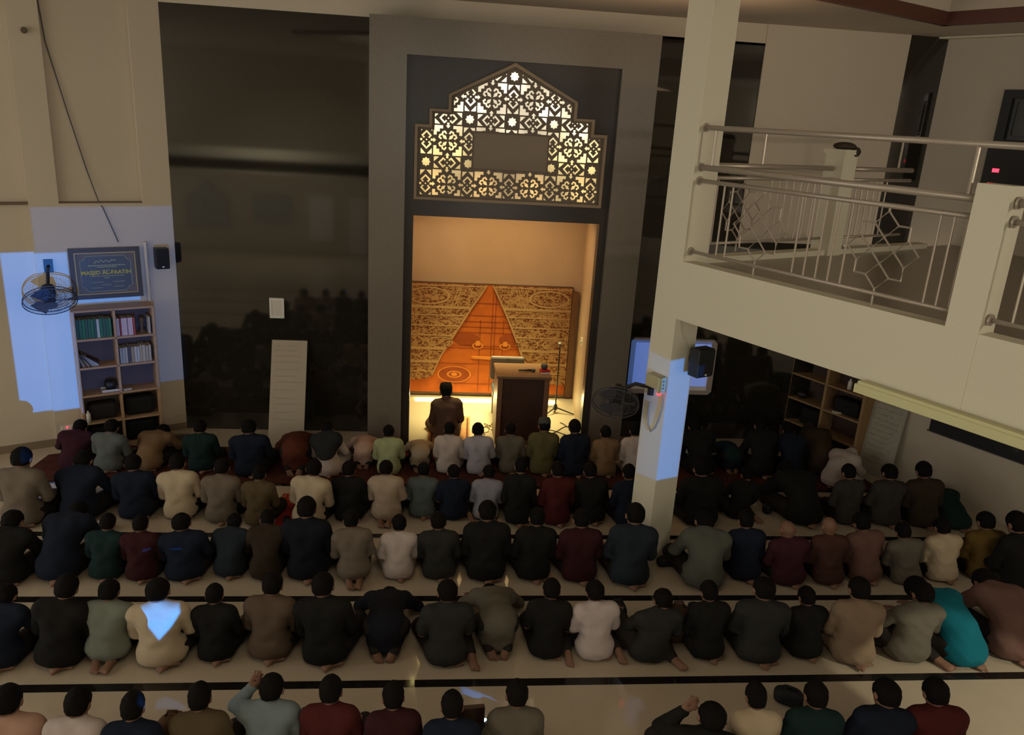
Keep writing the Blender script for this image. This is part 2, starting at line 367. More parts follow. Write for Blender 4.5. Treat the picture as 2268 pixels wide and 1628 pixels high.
# rear of the hall (seen only in the polished black panels)
struct(MB().box(-9, 9, -4.3, -4.1, 0, 2.65).box(-9, -1.9, -4.3, -4.1, 2.65, 5.75).box(6.2, 15, -4.3, -4.1, 2.65, 5.75).box(9, 15, -4.3, -4.1, 0, 2.65).build('wall_back', M_WALL))
struct(MB().box(-9, 9, -4.2, -.55, 2.65, 2.95).box(-9, 9, -.7, -.55, 2.6, 3.22).build('floor_rear_gallery', M_FASCIA))
M_LAT = mat('lattice_glass', (.40, .40, .36), .5, .4, var=(26, .9))
struct(MB().prism([(-7.5, .6), (-6.2, .6), (-6.2, 1.5), (-6.5, 1.75), (-6.85, 2.05), (-7.2, 1.75), (-7.5, 1.5)], -4.1, -4.06).build('window_1', M_LAT))
struct(MB().box(-5.5, -4.3, -4.1, -4.06, .8, 1.75).build('window_2', M_LAT))
struct(MB().box(-3.8, -3.05, -4.1, -4.05, .35, 1.7).build('window_3', M_WHITE))
struct(MB().box(-2.56, -2.0, -4.1, -4.05, 0, 1.7).build('door_1', M_WHITE))
# carpet along the front row
cp = MB().prism([(-4.78, 9.0), (6.0, 9.0), (5.7, 10.06), (-3.9, 10.06), (-4.72, 9.72)], 0, .012, 'XY').build('carpet', M_RED)
tag(cp, 'long red brown carpet runner under the front row before the lit niche', 'carpet')
cm = MB().prism([(-1.0, 9.72), (2.6, 9.72), (2.6, 10.09), (-1.0, 10.09)], .013, .020, 'XY').build('niche_lit_strip', mat('niche_lit_red', (.30, .018, .014), .95, .1, bump=(180, .3), var=(7, .3)))  # strip added on the carpet; niche light painted into its brighter red
tag(cm, 'mat strip painted brighter red for niche light on carpet at mihrab threshold', 'mat')
# ================================================================== THINGS ON THE QIBLA SIDE
# -- back-lit lattice over the mihrab
lat = thing('arched_lattice', 'backlit cut-out arabesque lattice panel over the lit mihrab opening', 'lattice', (.935, 10.16, 3.36))
def L_(pts): return [(x-.935, z-3.36) for x, z in pts]
TW, THH = .517, .523
holes = []
INS = [(-.205, 3.395), (2.085, 3.395), (2.085, 4.215), (1.915, 4.215), (1.915, 4.395), (1.685, 4.395), (1.685, 4.60), (.935, 4.97), (.19, 4.60), (.19, 4.41), (-.035, 4.41), (-.035, 4.22), (-.205, 4.22)]
FLD = [(-.175, 3.42), (2.055, 3.42), (2.055, 4.19), (1.885, 4.19), (1.885, 4.37), (1.655, 4.37), (1.655, 4.58), (.935, 4.935), (.22, 4.58), (.22, 4.385), (-.005, 4.385), (-.005, 4.195), (-.175, 4.195)]
BL = (.48, 1.39, 3.77, 4.19)
def rot(p, k): 
    x, y = p
    for _ in range(k): x, y = -y, x
    return (x, y)
motif = []
kite = [(.02, .02), (.105, .045), (.138, .138), (.045, .105)]
curl = stroke([(.035, .15), (.075, .205), (.12, .185), (.135, .135), (.185, .12), (.205, .075), (.15, .035)], .043)
blk = [(.12, .335), (.335, .335), (.335, .12), (.265, .12), (.265, .195), (.195, .195), (.195, .265), (.12, .265)]
arrow = [(.275, 0), (.335, .055), (.335, .022), (.40, .028), (.40, -.028), (.335, -.022), (.335, -.055)]
for k in range(4):
    for s in (kite, curl, blk, arrow): motif.append([rot(p, k) for p in s])
brk = stroke([(-.05, .045), (-.10, .09), (0, .19), (.10, .09), (.05, .045)], .046)
tri = [(-.13, .315), (-.015, .315), (-.13, .19)]; tri2 = [(-x, y) for x, y in tri]
dot = [(.02*math.cos(a*PI/3), .02*math.sin(a*PI/3)) for a in range(6)]
for s in (brk, tri, tri2, [(x, -y) for x, y in brk], [(x, -y) for x, y in tri], [(x, -y) for x, y in tri2], dot):
    motif.append([(x+.5, y) for x, y in s]); motif.append([(y, x+.5) for x, y in s])
motif.append([(.5+(.108 if k % 2 == 0 else .080)*math.cos(k*PI/8), .5+(.108 if k % 2 == 0 else .080)*math.sin(k*PI/8)) for k in range(16)])
for i in range(-2, 5):
    for j in range(-2, 4):
        cx = .16 + i*TW; cz = 3.555 + j*THH
        if j == 2: cx += 0
        for s in motif:
            q = [(cx + x*TW, cz + y*THH) for x, y in s]
            if any(inside(p, FLD) for p in q): holes.append([(p[0]-.935, p[1]-3.36) for p in q])
KEEP = [(BL[0]-.02, BL[2]-.02), (BL[1]+.02, BL[2]-.02), (BL[1]+.02, BL[3]+.02), (BL[0]-.02, BL[3]+.02)]
cdt_plate('pierced_plate', L_(INS), L_(FLD), L_(KEEP), holes, .012, mat('lattice_brown', (.13, .10, .072), .5, .4), lat, -.02)
fill_curve('rim', L_(OUT), [L_(INS)], .10, mat('lattice_rim', (.26, .19, .12), .5, .4), lat, y=-.01)
MB().box(BL[0]-.935, BL[1]-.935, -.034, -.026, BL[2]-3.36, BL[3]-3.36).build('blank_name_board', mat('taupe_board', (.20, .155, .105), .5, .4), lat)
bk = MB().prism(L_(OUT), .25, .26); bk.build('back_panel', mat('white_lightbox', (.8, .78, .72), .9, .1), lat)
sd = MB()
for a, b in zip(OUT, OUT[1:]+OUT[:1]):
    (x0, z0), (x1, z1) = L_([a, b]); sd.add([(x0, .035, z0), (x1, .035, z1), (x1, .25, z1), (x0, .25, z0)], [(0, 1, 2, 3)])
sd.build('box_sides', MATS['white_lightbox'], lat)
for (x, z, p, c) in ((.93, 4.78, 5.5, (1, .93, .80)), (.45, 4.48, 6, (1, .94, .80)), (1.42, 4.48, 5.5, (1, .93, .76)), (.08, 4.28, 4, (1, .92, .58)), (1.8, 4.28, 4.5, (1, .92, .66)),
                     (-.1, 3.95, 3.4, (1, .80, .30)), (1.95, 3.95, 3.6, (1, .82, .34)), (.25, 3.95, 3.2, (1, .78, .28)), (1.62, 3.95, 3.4, (1, .80, .30)), (.0, 3.55, 2.5, (1, .62, .20)), (.62, 3.55, 2.5, (1, .58, .18)), (1.26, 3.55, 2.5, (1, .58, .18)), (1.88, 3.55, 2.5, (1, .66, .22)), (.93, 4.3, 3, (1, .93, .72))):
    d = bpy.data.lights.new('lattice_bulb', 'POINT'); d.energy = p*.42; d.color = c; d.shadow_soft_size = .03
    o = bpy.data.objects.new('lattice_bulb', d); COL.objects.link(o); o.location = (x, 10.16+.10, z)

# -- mural of a parted embroidered curtain before panelled doors
mu = thing('wall_mural', 'orange mural of parted calligraphy curtains and panelled door behind lectern', 'mural', (.95, 12.30, 0))
def MU(x, z): return (x-.95, z)
MB().box(-1.3, 1.31, 0, .05, .06, 1.875).build('board', mat('mural_board', (.10, .05, .03), .6, .3), mu)
def curtain_mat():
    m = bpy.data.materials.new('embroidered_curtain_print'); m.use_nodes = True; nt = m.node_tree; b = nt.nodes['Principled BSDF']; N = nt.nodes.new; L = nt.links.new
    tc = N('ShaderNodeTexCoord'); acc = None
    for sc, st, w, sd in (((11, 1, 19), 0, .055, 0), ((7, 1, 15), 0, .045, 7.3)):
        mp = N('ShaderNodeMapping'); mp.inputs['Scale'].default_value = sc; mp.inputs['Location'].default_value = (sd, sd, sd); L(tc.outputs['Object'], mp.inputs[0])
        nz = N('ShaderNodeTexNoise'); nz.inputs['Scale'].default_value = 1; nz.inputs['Detail'].default_value = 1.2; nz.inputs['Distortion'].default_value = 1.1; L(mp.outputs[0], nz.inputs['Vector'])
        s1 = N('ShaderNodeMath'); s1.operation = 'COMPARE'; s1.inputs[1].default_value = .5; s1.inputs[2].default_value = w; L(nz.outputs['Fac'], s1.inputs[0])
        if acc is None: acc = s1.outputs[0]
        else:
            mx_ = N('ShaderNodeMath'); mx_.operation = 'MAXIMUM'; L(acc, mx_.inputs[0]); L(s1.outputs[0], mx_.inputs[1]); acc = mx_.outputs[0]
    mx = N('ShaderNodeMix'); mx.data_type = 'RGBA'; mx.inputs['A'].default_value = (.125, .040, .014, 1); mx.inputs['B'].default_value = (.34, .195, .08, 1)
    L(acc, mx.inputs['Factor']); L(mx.outputs['Result'], b.inputs['Base Color']); b.inputs['Roughness'].default_value = .6; b.inputs['Specular IOR Level'].default_value = .2
    return m
M_CUR = curtain_mat()
M_CL = mat('curtain_light_thread', (.40, .245, .11), .6, .2); M_CD = mat('curtain_dark_ground', (.11, .04, .018), .6, .2)
M_DO = mat('orange_door_print', (.44, .105, .010), .55, .3, var=(6, .35)); M_DO2 = mat('deep_orange_print', (.26, .05, .006), .55, .3, var=(8, .3)); M_DO3 = mat('bright_orange_print', (.62, .22, .03), .55, .3)
MB().prism([MU(-.33, .07), MU(2.24, .07), MU(2.24, 1.86), MU(-.33, 1.86)], -.004, 0).build('printed_door', M_DO, mu)
d = MB()
for (x0, x1, z0, z1) in ((.985, 1.00, .1, 1.75), (1.035, 1.05, .1, 1.7), (.80, .815, .1, 1.3), (1.17, 1.185, .1, 1.3)): d.prism([MU(x0, z0), MU(x1, z0), MU(x1, z1), MU(x0, z1)], -.007, -.004)
for z in (.22, .56, .82, .86, 1.08, 1.17, 1.26, 1.36, 1.56): d.prism([MU(.15, z), MU(1.75, z), MU(1.75, z+.012), MU(.15, z+.012)], -.007, -.004)
d.build('door_panel_lines', M_DO2, mu)
def oval(mb, cx, cz, rx, rz, w, y0, y1, n=28):
    vs = []; 
    for k in range(n):
        a = 2*PI*k/n
        for f in (1, 1-w): vs.append(MU(cx+rx*f*math.cos(a), cz+rz*(1-w*rx/rz*.6 if f != 1 else 1)*math.sin(a)))
    V = [(x, y0, z) for x, z in vs]; mb.add(V, [(2*k, 2*k+1, (2*k+3) % (2*n), (2*k+2) % (2*n)) for k in range(n)])
def disc(mb, cx, cz, rx, rz, y0, n=28): mb.prism([MU(cx+rx*math.cos(2*PI*k/n), cz+rz*math.sin(2*PI*k/n)) for k in range(n)], y0, y0+.004)


for (a1, a2, a3, a4) in ((.42, .38, .27, .14), (.60, .98, .20, .10), (1.28, .98, .16, .10)):
    d = MB(); disc(d, a1, a2, a3, a4, -.011); d.build('door_medallion', M_DO2, mu)
d = MB(); oval(d, .42, .38, .27, .14, .08, -.013, 0); oval(d, .42, .38, .12, .06, .25, -.013, 0); disc(d, .42, .38, .05, .03, -.013)
for cx in (.78, 1.22): oval(d, cx, .87, .09, .055, .25, -.013, 0); d.prism([MU(cx-.04, .87), MU(cx+.04, .87), MU(cx+.03, .95), MU(cx-.03, .95)], -.014, -.008)
d.prism([MU(.72, .655), MU(1.22, .635), MU(1.24, .66), MU(1.22, .685), MU(.72, .70), MU(.68, .68)], -.018, -.008)
d.build('door_bar', M_DO3, mu)
lc = [(-.33, 1.86), (.88, 1.86), (.80, 1.72), (.66, 1.50), (.50, 1.22), (.36, .98), (.20, .70), (.06, .36), (-.02, .30), (-.33, .27)]
rc = [(.98, 1.86), (2.24, 1.86), (2.24, .24), (1.70, .26), (1.60, .40), (1.52, .66), (1.42, .92), (1.30, 1.20), (1.18, 1.46), (1.06, 1.70)]
MB().prism([MU(*p) for p in lc], -.026, -.016).build('printed_curtain', M_CUR, mu)
MB().prism([MU(*p) for p in rc], -.026, -.016).build('printed_curtain', M_CUR, mu)
th_ = MB()
def inpoly_seg(x0, x1, z, poly):          # clip a horizontal band to a curtain
    xs = []
    n = len(poly)
    for i in range(n):
        (ax, az), (bx, bz) = poly[i], poly[i-1]
        if (az > z) != (bz > z): xs.append(ax+(bx-ax)*(z-az)/(bz-az))
    return (min(xs), max(xs)) if len(xs) >= 2 else None
for poly in (lc, rc):
    for z in (1.835, 1.50, 1.48, 1.36, 1.19, 1.03, .82, .80, .60, .58, .43):
        g = inpoly_seg(0, 0, z, poly)
        if g: th_.prism([MU(g[0], z-.009), MU(g[1], z-.009), MU(g[1], z+.009), MU(g[0], z+.009)], -.030, -.026)
for pts in (lc[1:8], rc[3:] + rc[:1]):
    th_.prism([MU(*p) for p in stroke(pts, .022)], -.031, -.026)
for (x0, z0, x1, z1) in ((.45, 1.84, .33, 1.5), (.50, 1.84, .38, 1.5), (1.38, 1.84, 1.50, 1.5), (1.33, 1.84, 1.45, 1.5)): th_.prism([MU(*p) for p in stroke([(x0, z0), (x1, z1)], .012)], -.030, -.026)
for cx, cz, rx, rz in ((-.02, 1.67, .33, .14), (1.88, 1.67, .33, .14), (-.22, .92, .14, .09), (.18, .92, .20, .09), (1.58, .92, .18, .09), (2.02, .92, .20, .09)): oval(th_, cx, cz, rx, rz, .11, -.031, 0)
th_.build('curtain_thread_lines', M_CL, mu)
MB().box(1.30, 1.40, -.02, .05, .04, 1.80).build('dark_side_board', mat('mural_edge_brown', (.15, .075, .035), .6, .3), mu)

# -- lectern with its things
le = thing('lectern', 'tall brown lectern with dark front panel standing in the mihrab', 'lectern', (1.315, 10.62, 0))
MB().box(-.325, .325, -.27, -.255, .05, .98).build('front_panel', mat('dark_lectern_panel', (.05, .026, .018), .35, .4, var=(6, .3)), le)
for x0, x1 in ((-.36, -.29), (.29, .36)): MB().box(x0, x1, -.29, .27, 0, .98).build('side_post', M_WALN, le, bevel=.006)
MB().box(-.30, .30, -.28, .25, 0, .06).build('plinth', M_WALN, le)
MB().box(-.38, .38, -.32, .30, .98, 1.02).build('top', M_WALN, le, bevel=.006)
MB().box(-.29, .29, .0, .02, .06, .98).build('inner_board', M_WALN, le)
t = thing('microphone', 'black handheld microphone lying on the lectern top', 'microphone', (1.36, 10.52, 1.045), .1)
MB().tube([(-.11, 0, 0), (.07, 0, 0)], [.011, .017], 12).build('handle', M_DARK, t, True); MB().ell((.10, 0, 0), (.035, .024, .024)).build('grille', M_DGRAY, t, True)
t = thing('office_chair', 'grey padded chair seen behind the lectern in the mihrab', 'chair', (1.20, 11.35, 0))
MB().box(-.24, .24, -.24, .24, .42, .50).build('seat', M_DGRAY, t, bevel=.03); 
MB().box(-.26, .26, .20, .27, .55, .92).build('backrest', mat('taupe_vinyl', (.10, .075, .065), .45, .4), t, bevel=.03); MB().box(-.006, .006, .196, .202, .57, .90).build('back_seam', M_DGRAY, t)
for x in (-.2, .2):
    for y in (-.2, .22): MB().tube([(x, y, 0), (x, y, .44 if y < 0 else .6)], .014).build('leg', M_STEEL, t)
t = thing('tissue_box', 'small red box on the right end of the lectern top', 'box', (1.62, 10.50, 1.02), .2)
MB().box(-.06, .06, -.05, .05, 0, .055).build('carton', mat('bright_red_card', (.42, .03, .02), .6, .3), t); MB().box(-.062, .062, -.052, -.02, .0, .02).build('white_band', M_WHITE, t)
o = MB().lathe((1.61, 10.51, 1.075), [(.02, 0), (.045, .02), (.05, .05), (.03, .075)], 12).build('small_round_pot', M_DGRAY, None, True); tag(o, 'small dark round pot on top of the red box on the lectern', 'pot')
t = thing('microphone_stand', 'thin black microphone stand beside the lectern in the mihrab', 'microphone stand', (2.0, 11.62, 0))
MB().tube([(0, 0, .02), (0, 0, 1.10)], .011).build('pole', M_DARK, t); MB().tube([(0, 0, 1.08), (-.02, -.05, 1.16)], [.012, .022], 10).build('microphone_head', M_DARK, t)
for a in (-.25, 1.9, 3.9): MB().tube([(0, 0, .10), (.3*math.cos(a), .3*math.sin(a), .012)], .011).build('leg', M_DARK, t)
MB().lathe((0, 0, .06), [(.03, 0), (.04, .03), (.02, .09)], 12).build('collar', M_DARK, t)
o = MB().tube([(2.02+.33*math.sin(k*.35)*(.3+.03*k), 11.1-.02*k+.10*math.cos(k*.8), .008) for k in range(24)], .006, 6).build('floor_cable', M_DARK); tag(o, 'black cable looping over the bright mihrab floor by the stand', 'cable')
o = MB().tube([(.72+.10*math.sin(k*.9)+.012*k, 10.75+.13*math.cos(k*1.3)+.012*k, .008) for k in range(36)], .005, 6).build('tangled_cable', mat('brown_cable', (.12, .06, .02), .5, .3)); tag(o, 'tangled brown cable on the floor left of the lectern', 'cable')
o = MB().prism([(0.02, 10.30), (.60, 10.30), (.66, 11.38), (.02, 11.34)], 0.001, .010, 'XY').build('prayer_mat', mat('tan_prayer_mat', (.42, .20, .09), .9, .1, bump=(120, .3), var=(5, .5))); tag(o, 'tan patterned prayer mat under the capped leader in the mihrab', 'prayer mat')
br_ = MB()
for a in ((.05, 10.34, .09, 11.3), (.55, 10.34, .60, 11.3)): br_.prism([(a[0], a[1]), (a[0]+.03, a[1]), (a[2]+.03, a[3]), (a[2], a[3])], .010, .013, 'XY')
br_.build('mat_border', mat('dark_mat_border', (.13, .05, .03), .9, .1), o)
t = thing('wall_switch', 'small white plug on the right wall of the mihrab', 'switch', (2.263, 11.25, 1.22), R(7)-PI/2)
MB().box(-.04, .04, -.012, .01, 0, .12).build('plate', M_WHITE, t, bevel=.004); MB().box(-.015, .015, -.03, -.01, .03, .07).build('plug', mat('green_white_plug', (.55, .6, .3), .5, .3), t)

# -- things on the left black panel
t = thing('framed_notice', 'small white framed notice on the left black wall panel', 'notice', (-2.045, 10.70, 1.63))
fill_curve('frame', [(-.095, 0), (.095, 0), (.095, .275), (-.095, .275)], [[(-.068, .03), (.068, .03), (.068, .245), (-.068, .245)]], .02, M_WHITE, t)
MB().box(-.068, .068, -.004, .004, .03, .245).build('paper', M_PAPER, t)
t = thing('leaning_board', 'tall narrow white board with faint writing leaning on black wall', 'board', (-1.885, 10.18, 0))
t.rotation_euler = (-math.atan2(.5, 1.30), 0, 0)
MB().box(-.235, .235, 0, .02, 0, 1.42).build('panel', mat('off_white_board', (.44, .38, .29), .7, .2), t)
def text_lines(parent, rows, x0, x1, h, m, seed):      # illegible handwriting: one wavering stroke per line
    rr = random.Random(seed)
    for z in rows:
        pts = []; x = x0+rr.uniform(0, .03); e = x1-rr.uniform(0, .12)
        while x < e: pts.append((x, z+rr.uniform(-h, h))); x += rr.uniform(.006, .014)
        MB().prism(stroke(pts, .0035), -.002, 0).build('text_line', m, parent)
text_lines(t, (1.34, 1.28, 1.20, 1.12, 1.02, .93, .85, .74, .63, .55, .44, .34), -.2, .2, .011, mat('faint_ink', (.27, .23, .18), .8, .1), 3)

# ================================================================== LEFT WALL
def onwall(name, label, cat, u, z, M=LW, y=0.0, rz=TH, group=None):
    p = M @ Vector((u, y, z)); return thing(name, label, cat, p, rz, group)
t = onwall('framed_plaque', 'framed dark dedication plaque with gold MASJID AL-FAATIH lettering on bookcase', 'plaque', -.83, 1.93, y=-.055)
t.rotation_euler = (R(-4), 0, TH)
fill_curve('frame', [(-.40, 0), (.40, 0), (.40, .63), (-.40, .63)], [[(-.345, .055), (.345, .055), (.345, .575), (-.345, .575)]], .05, mat('dark_bronze_frame', (.035, .022, .012), .4, .5), t)
fill_curve('gold_slip', [(-.347, .053), (.347, .053), (.347, .577), (-.347, .577)], [[(-.33, .07), (.33, .07), (.33, .56), (-.33, .56)]], .04, M_GOLD, t)
MB().box(-.335, .335, .0, .012, .065, .565).build('mount', mat('brown_mount', (.12, .10, .085), .4, .4), t)
c_ = [(-.22, .09), (.22, .09), (.235, .12), (.25, .14), (.285, .155), (.285, .465), (.25, .48), (.235, .50), (.22, .53), (-.22, .53), (-.235, .50), (-.25, .48), (-.285, .465), (-.285, .155), (-.25, .14), (-.235, .12)]
MB().prism(c_, -.006, 0).build('inscribed_slab', mat('slate_blue_slab', (.045, .06, .075), .35, .5), t)
MB().prism(stroke(c_ + c_[:1], .008), -.009, -.006).build('slab_border', mat('pale_green_line', (.24, .28, .22), .5, .4), t)
def text(s, size, loc, parent, m, name):
    cu = bpy.data.curves.new(name, 'FONT'); cu.body = s; cu.size = size; cu.align_x = 'CENTER'; cu.extrude = .001; cu.offset = size*.02
    o = bpy.data.objects.new(name, cu); COL.objects.link(o); dg = bpy.context.evaluated_depsgraph_get(); me = bpy.data.meshes.new_from_object(o.evaluated_get(dg)); bpy.data.objects.remove(o)
    me.transform(Matrix.Translation(loc) @ Matrix.Rotation(PI/2, 4, 'X')); me.materials.clear(); me.materials.append(m)
    o = bpy.data.objects.new(name, me); COL.objects.link(o); o.parent = parent; return o
text('MASJID AL-FAATIH', .068, (0, -.008, .30), t, mat('gold_letters', (.55, .48, .05), .5, .4), 'name_lettering')
tx = MB(); rr = random.Random(5)
for (x0, x1, z, h) in ((-.20, .22, .405, .012), (-.10, .12, .385, .010), (-.19, .20, .275, .008), (-.05, .05, .345, .008), (-.03, .03, .25, .008), (-.18, -.04, .20, .007), (.06, .20, .20, .007), (-.06, .04, .165, .007), (-.18, -.06, .13, .007), (.07, .19, .14, .007)):
    x = x0
    while x < x1:
        w = rr.uniform(.012, .035); tx.box(x, min(x+w, x1), -.008, -.006, z, z+h); x += w+.006
tx.prism(stroke([(-.13, .435), (-.10, .47), (-.07, .45), (-.05, .48), (-.02, .45), (.01, .475), (.04, .45), (.07, .475), (.12, .47)], .01), -.008, -.006)
tx.build('small_lettering', mat('pale_letters', (.34, .36, .20), .5, .4), t)
def speaker(name, label, M, x, z, rz, sx=.18, sz=.27):
    p = M @ Vector((x, -.15, z)); t = thing(name, label, 'speaker', p, rz)
    MB().box(-sx/2, sx/2, -.07, .07, 0, sz).build('cabinet', M_DARK, t, bevel=.015)
    MB().box(-sx/2+.01, sx/2-.01, -.078, -.07, .02, sz-.015).build('grille', mat('speaker_mesh', (.018, .018, .018), .8, .2, bump=(300, .4)), t)
    MB().box(-.012, .012, -.082, -.078, .025, .04).build('badge', M_WHITE, t)
    MB().box(-.03, .03, .07, .15, sz*.4, sz*.6).build('bracket', M_DGRAY, t)
speaker('wall_speaker', 'black box speaker on the left wall beside the gold lettered plaque', LW, -.195, 2.29, TH, .165, .265)
speaker('wall_speaker', 'black box speaker on the white column under the balcony', FW @ Matrix.Translation((0, .27, 0)) @ Matrix.Rotation(PI/2, 4, 'Z'), 0, 2.06, TH+R(-2), .21, .29)
o = MB().tube([lw(-.355, -.03, 1.85), lw(-.355, -.03, 2.62)], .022, 8).build('wall_conduit', M_WALL); tag(o, 'pale vertical cable conduit on left wall right of the plaque', 'conduit')
o = MB().tube([lw(-1.27, .05, 5.6), lw(-1.22, .05, 4.9), lw(-1.08, .05, 4.2), lw(-.93, .055, 3.5), lw(-.83, .02, 3.1), lw(-.80, -.012, 3.05), lw(-.66, -.012, 2.62)], .006, 6).build('hanging_cable', M_DGRAY); tag(o, 'thin dark cable hanging down the upper left wall to the plaque', 'cable')
o = MB().lathe((0, 0, 0), [(.035, 0), (.035, .03), (.02, .05)], 12, 'Y').build('wall_hook', mat('rusty_knob', (.12, .09, .05), .6, .3)); o.location = lw(-1.42, -.05, 5.0); o.rotation_euler = (0, 0, TH); tag(o, 'small round hook plate high on the left wall pilaster', 'hook')
# floor-level socket with a red light
t = onwall('power_socket', 'white socket with red light low on the left wall by bookcase', 'socket', -1.45, .22, y=-.0)
MB().box(-.07, .07, -.03, 0, 0, .07).build('body', M_WHITE, t, bevel=.005); MB().ell((0.0, -.034, .05), (.012, .006, .012)).build('red_light', M_LEDR, t)

def fan(label, loc, rz, tilt, rad, mw):
    t = thing('wall_fan', label, 'fan', loc, rz)
    mount = Matrix.Rotation(-rz, 4, 'Z') @ (Vector(mw) - Vector(loc))
    A = Matrix.Rotation(tilt, 4, 'X')      # fan axis: local -y, tilted down
    def q(x, y, z): return A @ Vector((x, y, z))
    for k, (yy, rr_) in enumerate(((-.07, rad), (.06, rad*.98))):
        g = MB(); 
        g.tube([q(rr_*math.cos(a*PI/16), yy*.3, rr_*math.sin(a*PI/16)) for a in range(32)], .006, 6, closed=True)
        g.tube([q(rr_*.6*math.cos(a*PI/16), yy*.85, rr_*.6*math.sin(a*PI/16)) for a in range(32)], .0025, 5, closed=True)
        for s in range(44):
            a = 2*PI*s/44; g.tube([q(.06*math.cos(a), yy, .06*math.sin(a)), q(rr_*.6*math.cos(a+.12), yy*.85, rr_*.6*math.sin(a+.12)), q(rr_*math.cos(a+.2), yy*.3, rr_*math.sin(a+.2))], .0018, 4)
        g.lathe((0, 0, 0), [(.065, -.006), (.065, .006)], 20, 'Y', A).build('front_cage' if k == 0 else 'rear_cage', M_DGRAY, t)
        # cage hub
        MB().lathe(q(0, yy, 0), [(.068, -.008), (.068, .008)], 20, 'Y', A).build('cage_hub', M_DGRAY, t)
    for s in range(3):
        a0 = 2*PI*s/3; pts = []
        for rr_, da, tw in ((.04, -.5, .02), (rad*.5, -.55, .035), (rad*.9, -.35, .04), (rad*.92, .35, -.03), (rad*.5, .4, -.035), (.04, .5, -.02)): pts.append(q(rr_*math.cos(a0+da), tw, rr_*math.sin(a0+da)))
        MB().add(pts + [p + q(0, .004, 0) for p in pts], [(0, 1, 2, 3, 4, 5), (11, 10, 9, 8, 7, 6)] + [(i, (i+1) % 6, (i+1) % 6+6, i+6) for i in range(6)]).build('blade', mat('smoky_blade', (.06, .06, .075), .3, .5), t)
    MB().lathe((0, 0, 0), [(.05, .06), (.075, .09), (.07, .19), (.03, .22)], 16, 'Y', A).build('motor', M_DARK, t, True)
    m = MB().tube([q(0, .15, 0), Vector(mount)*.5 + q(0, .15, 0)*.5 + Vector((0, 0, .06)), Vector(mount)], .02, 8)
    m.cbox((mount[0], mount[1], mount[2]), (.10, .03, .16)); m.build('wall_bracket', M_DARK, t)
    return t
fan('black cage wall fan on the left wall beside the bookcase', lw(-1.50, -.44, 2.03), TH, R(46), .285, lw(-1.45, .0, 2.36))
fan('grey cage wall fan mounted on the left face of the column', FW @ Vector((-.34, -.36, 1.71)), R(-16), R(33), .235, FW @ Vector((-.2, .0, 1.86)))

# -- left bookcase with books
def bookcase(name, label, M, rz, w, h, dep, rows, cols, wood, back, y0):
    t = thing(name, label, 'bookcase', M @ Vector((0, y0, 0)), rz)
    for i in range(cols+1): x = -w/2 + i*w/cols; MB().box(x-.014, x+.014, -dep, 0, 0, h).build('upright', wood, t)
    zs = [i*h/rows for i in range(rows+1)]; zs[0] = .02
    for z in zs: MB().box(-w/2, w/2, -dep, 0, z-.012, z+.012).build('shelf', wood, t)
    MB().box(-w/2, w/2, -.008, 0, 0, h).build('back_board', back, t)
    return t
BW, BH, BD = .90, 1.83, .27
BM = LW @ Matrix.Translation((-.82, 0, 0))
bc = bookcase('bookcase', 'tall pale wooden bookcase of ten cubicles on the left wall', BM, TH, BW, BH, BD, 5, 2, M_WOOD, M_BACK, -.015)
def bpos(x, y, z): return BM @ Vector((x, -.015+y, z))
def book(x, z, w, d, h, col, label, lean=0, group='books in the left bookcase', lying=False, yy=-.235):
    t = thing('book', label, 'book', bpos(x, yy, z), TH, group); t.rotation_euler = (0, lean, TH)
    m = mat('cover_%02d%02d%02d' % tuple(int(c*99) for c in col), col, .6, .3)
    if lying: MB().box(-d/2, d/2, 0, h, 0, w).build('cover', m, t); MB().box(-d/2+.01, d/2+.002, .003, h-.003, .004, w-.004).build('pages', M_PAPER, t)
    else:
        MB().box(0, w, 0, .004, 0, h).box(0, .003, 0, d, 0, h).box(w-.003, w, 0, d, 0, h).build('cover', m, t); MB().box(.003, w-.003, .004, d-.004, .003, h-.004).build('pages', M_PAPER, t)
    return t
ORD = ['first', 'second', 'third', 'fourth', 'fifth', 'sixth', 'seventh', 'eighth', 'ninth', 'tenth', 'eleventh', 'twelfth', 'thirteenth', 'fourteenth', 'fifteenth', 'sixteenth', 'seventeenth', 'eighteenth', 'nineteenth', 'twentieth', 'twenty-first', 'twenty-second', 'twenty-third', 'twenty-fourth', 'twenty-fifth']
S = BH/5
rr = random.Random(11); x = -.43; k = 0
while x < -.05:
    w = rr.uniform(.028, .034)
    white = k == 7; col = (.42, .48, .5) if white else (.03+.015*(k % 2), .11+.03*(k % 3), .10)
    book(x, 4*S+.013, w, .17, .235+.012*rr.random(), col, 'white book among green ones on top left shelf' if white else 'dark green book, %s from left on the top left shelf' % ORD[k])
    x += w+.002; k += 1
for i, (x, w, col, lb) in enumerate(((.02, .035, (.5, .40, .42), 'pale book with red band at left of top right shelf'), (.06, .012, (.4, .05, .05), 'thin red book on the top right shelf'), (.075, .07, (.55, .45, .50), 'thick pale book left of centre on top right shelf'), (.15, .06, (.56, .44, .50), 'thick pale pink book in the middle of top right shelf'), (.215, .02, (.45, .08, .07), 'red edged book right of thick pale books on top right shelf'))):
    book(x, 4*S+.013, w, .17, .225, col, lb)
o = MB().lathe((0, 0, 0), [(.035, 0), (.045, .02), (.02, .05), (.025, .12), (.04, .17), (.02, .2)], 14).build('trophy', mat('dull_bronze', (.12, .08, .05), .5, .4)); o.location = bpos(.32, -.16, 4*S+.013); tag(o, 'dark bronze trophy at right of the top right shelf', 'trophy')
book(.385, 4*S+.013, .03, .16, .22, (.4, .36, .3), 'beige book at far right of the top right shelf')
xs = -.42
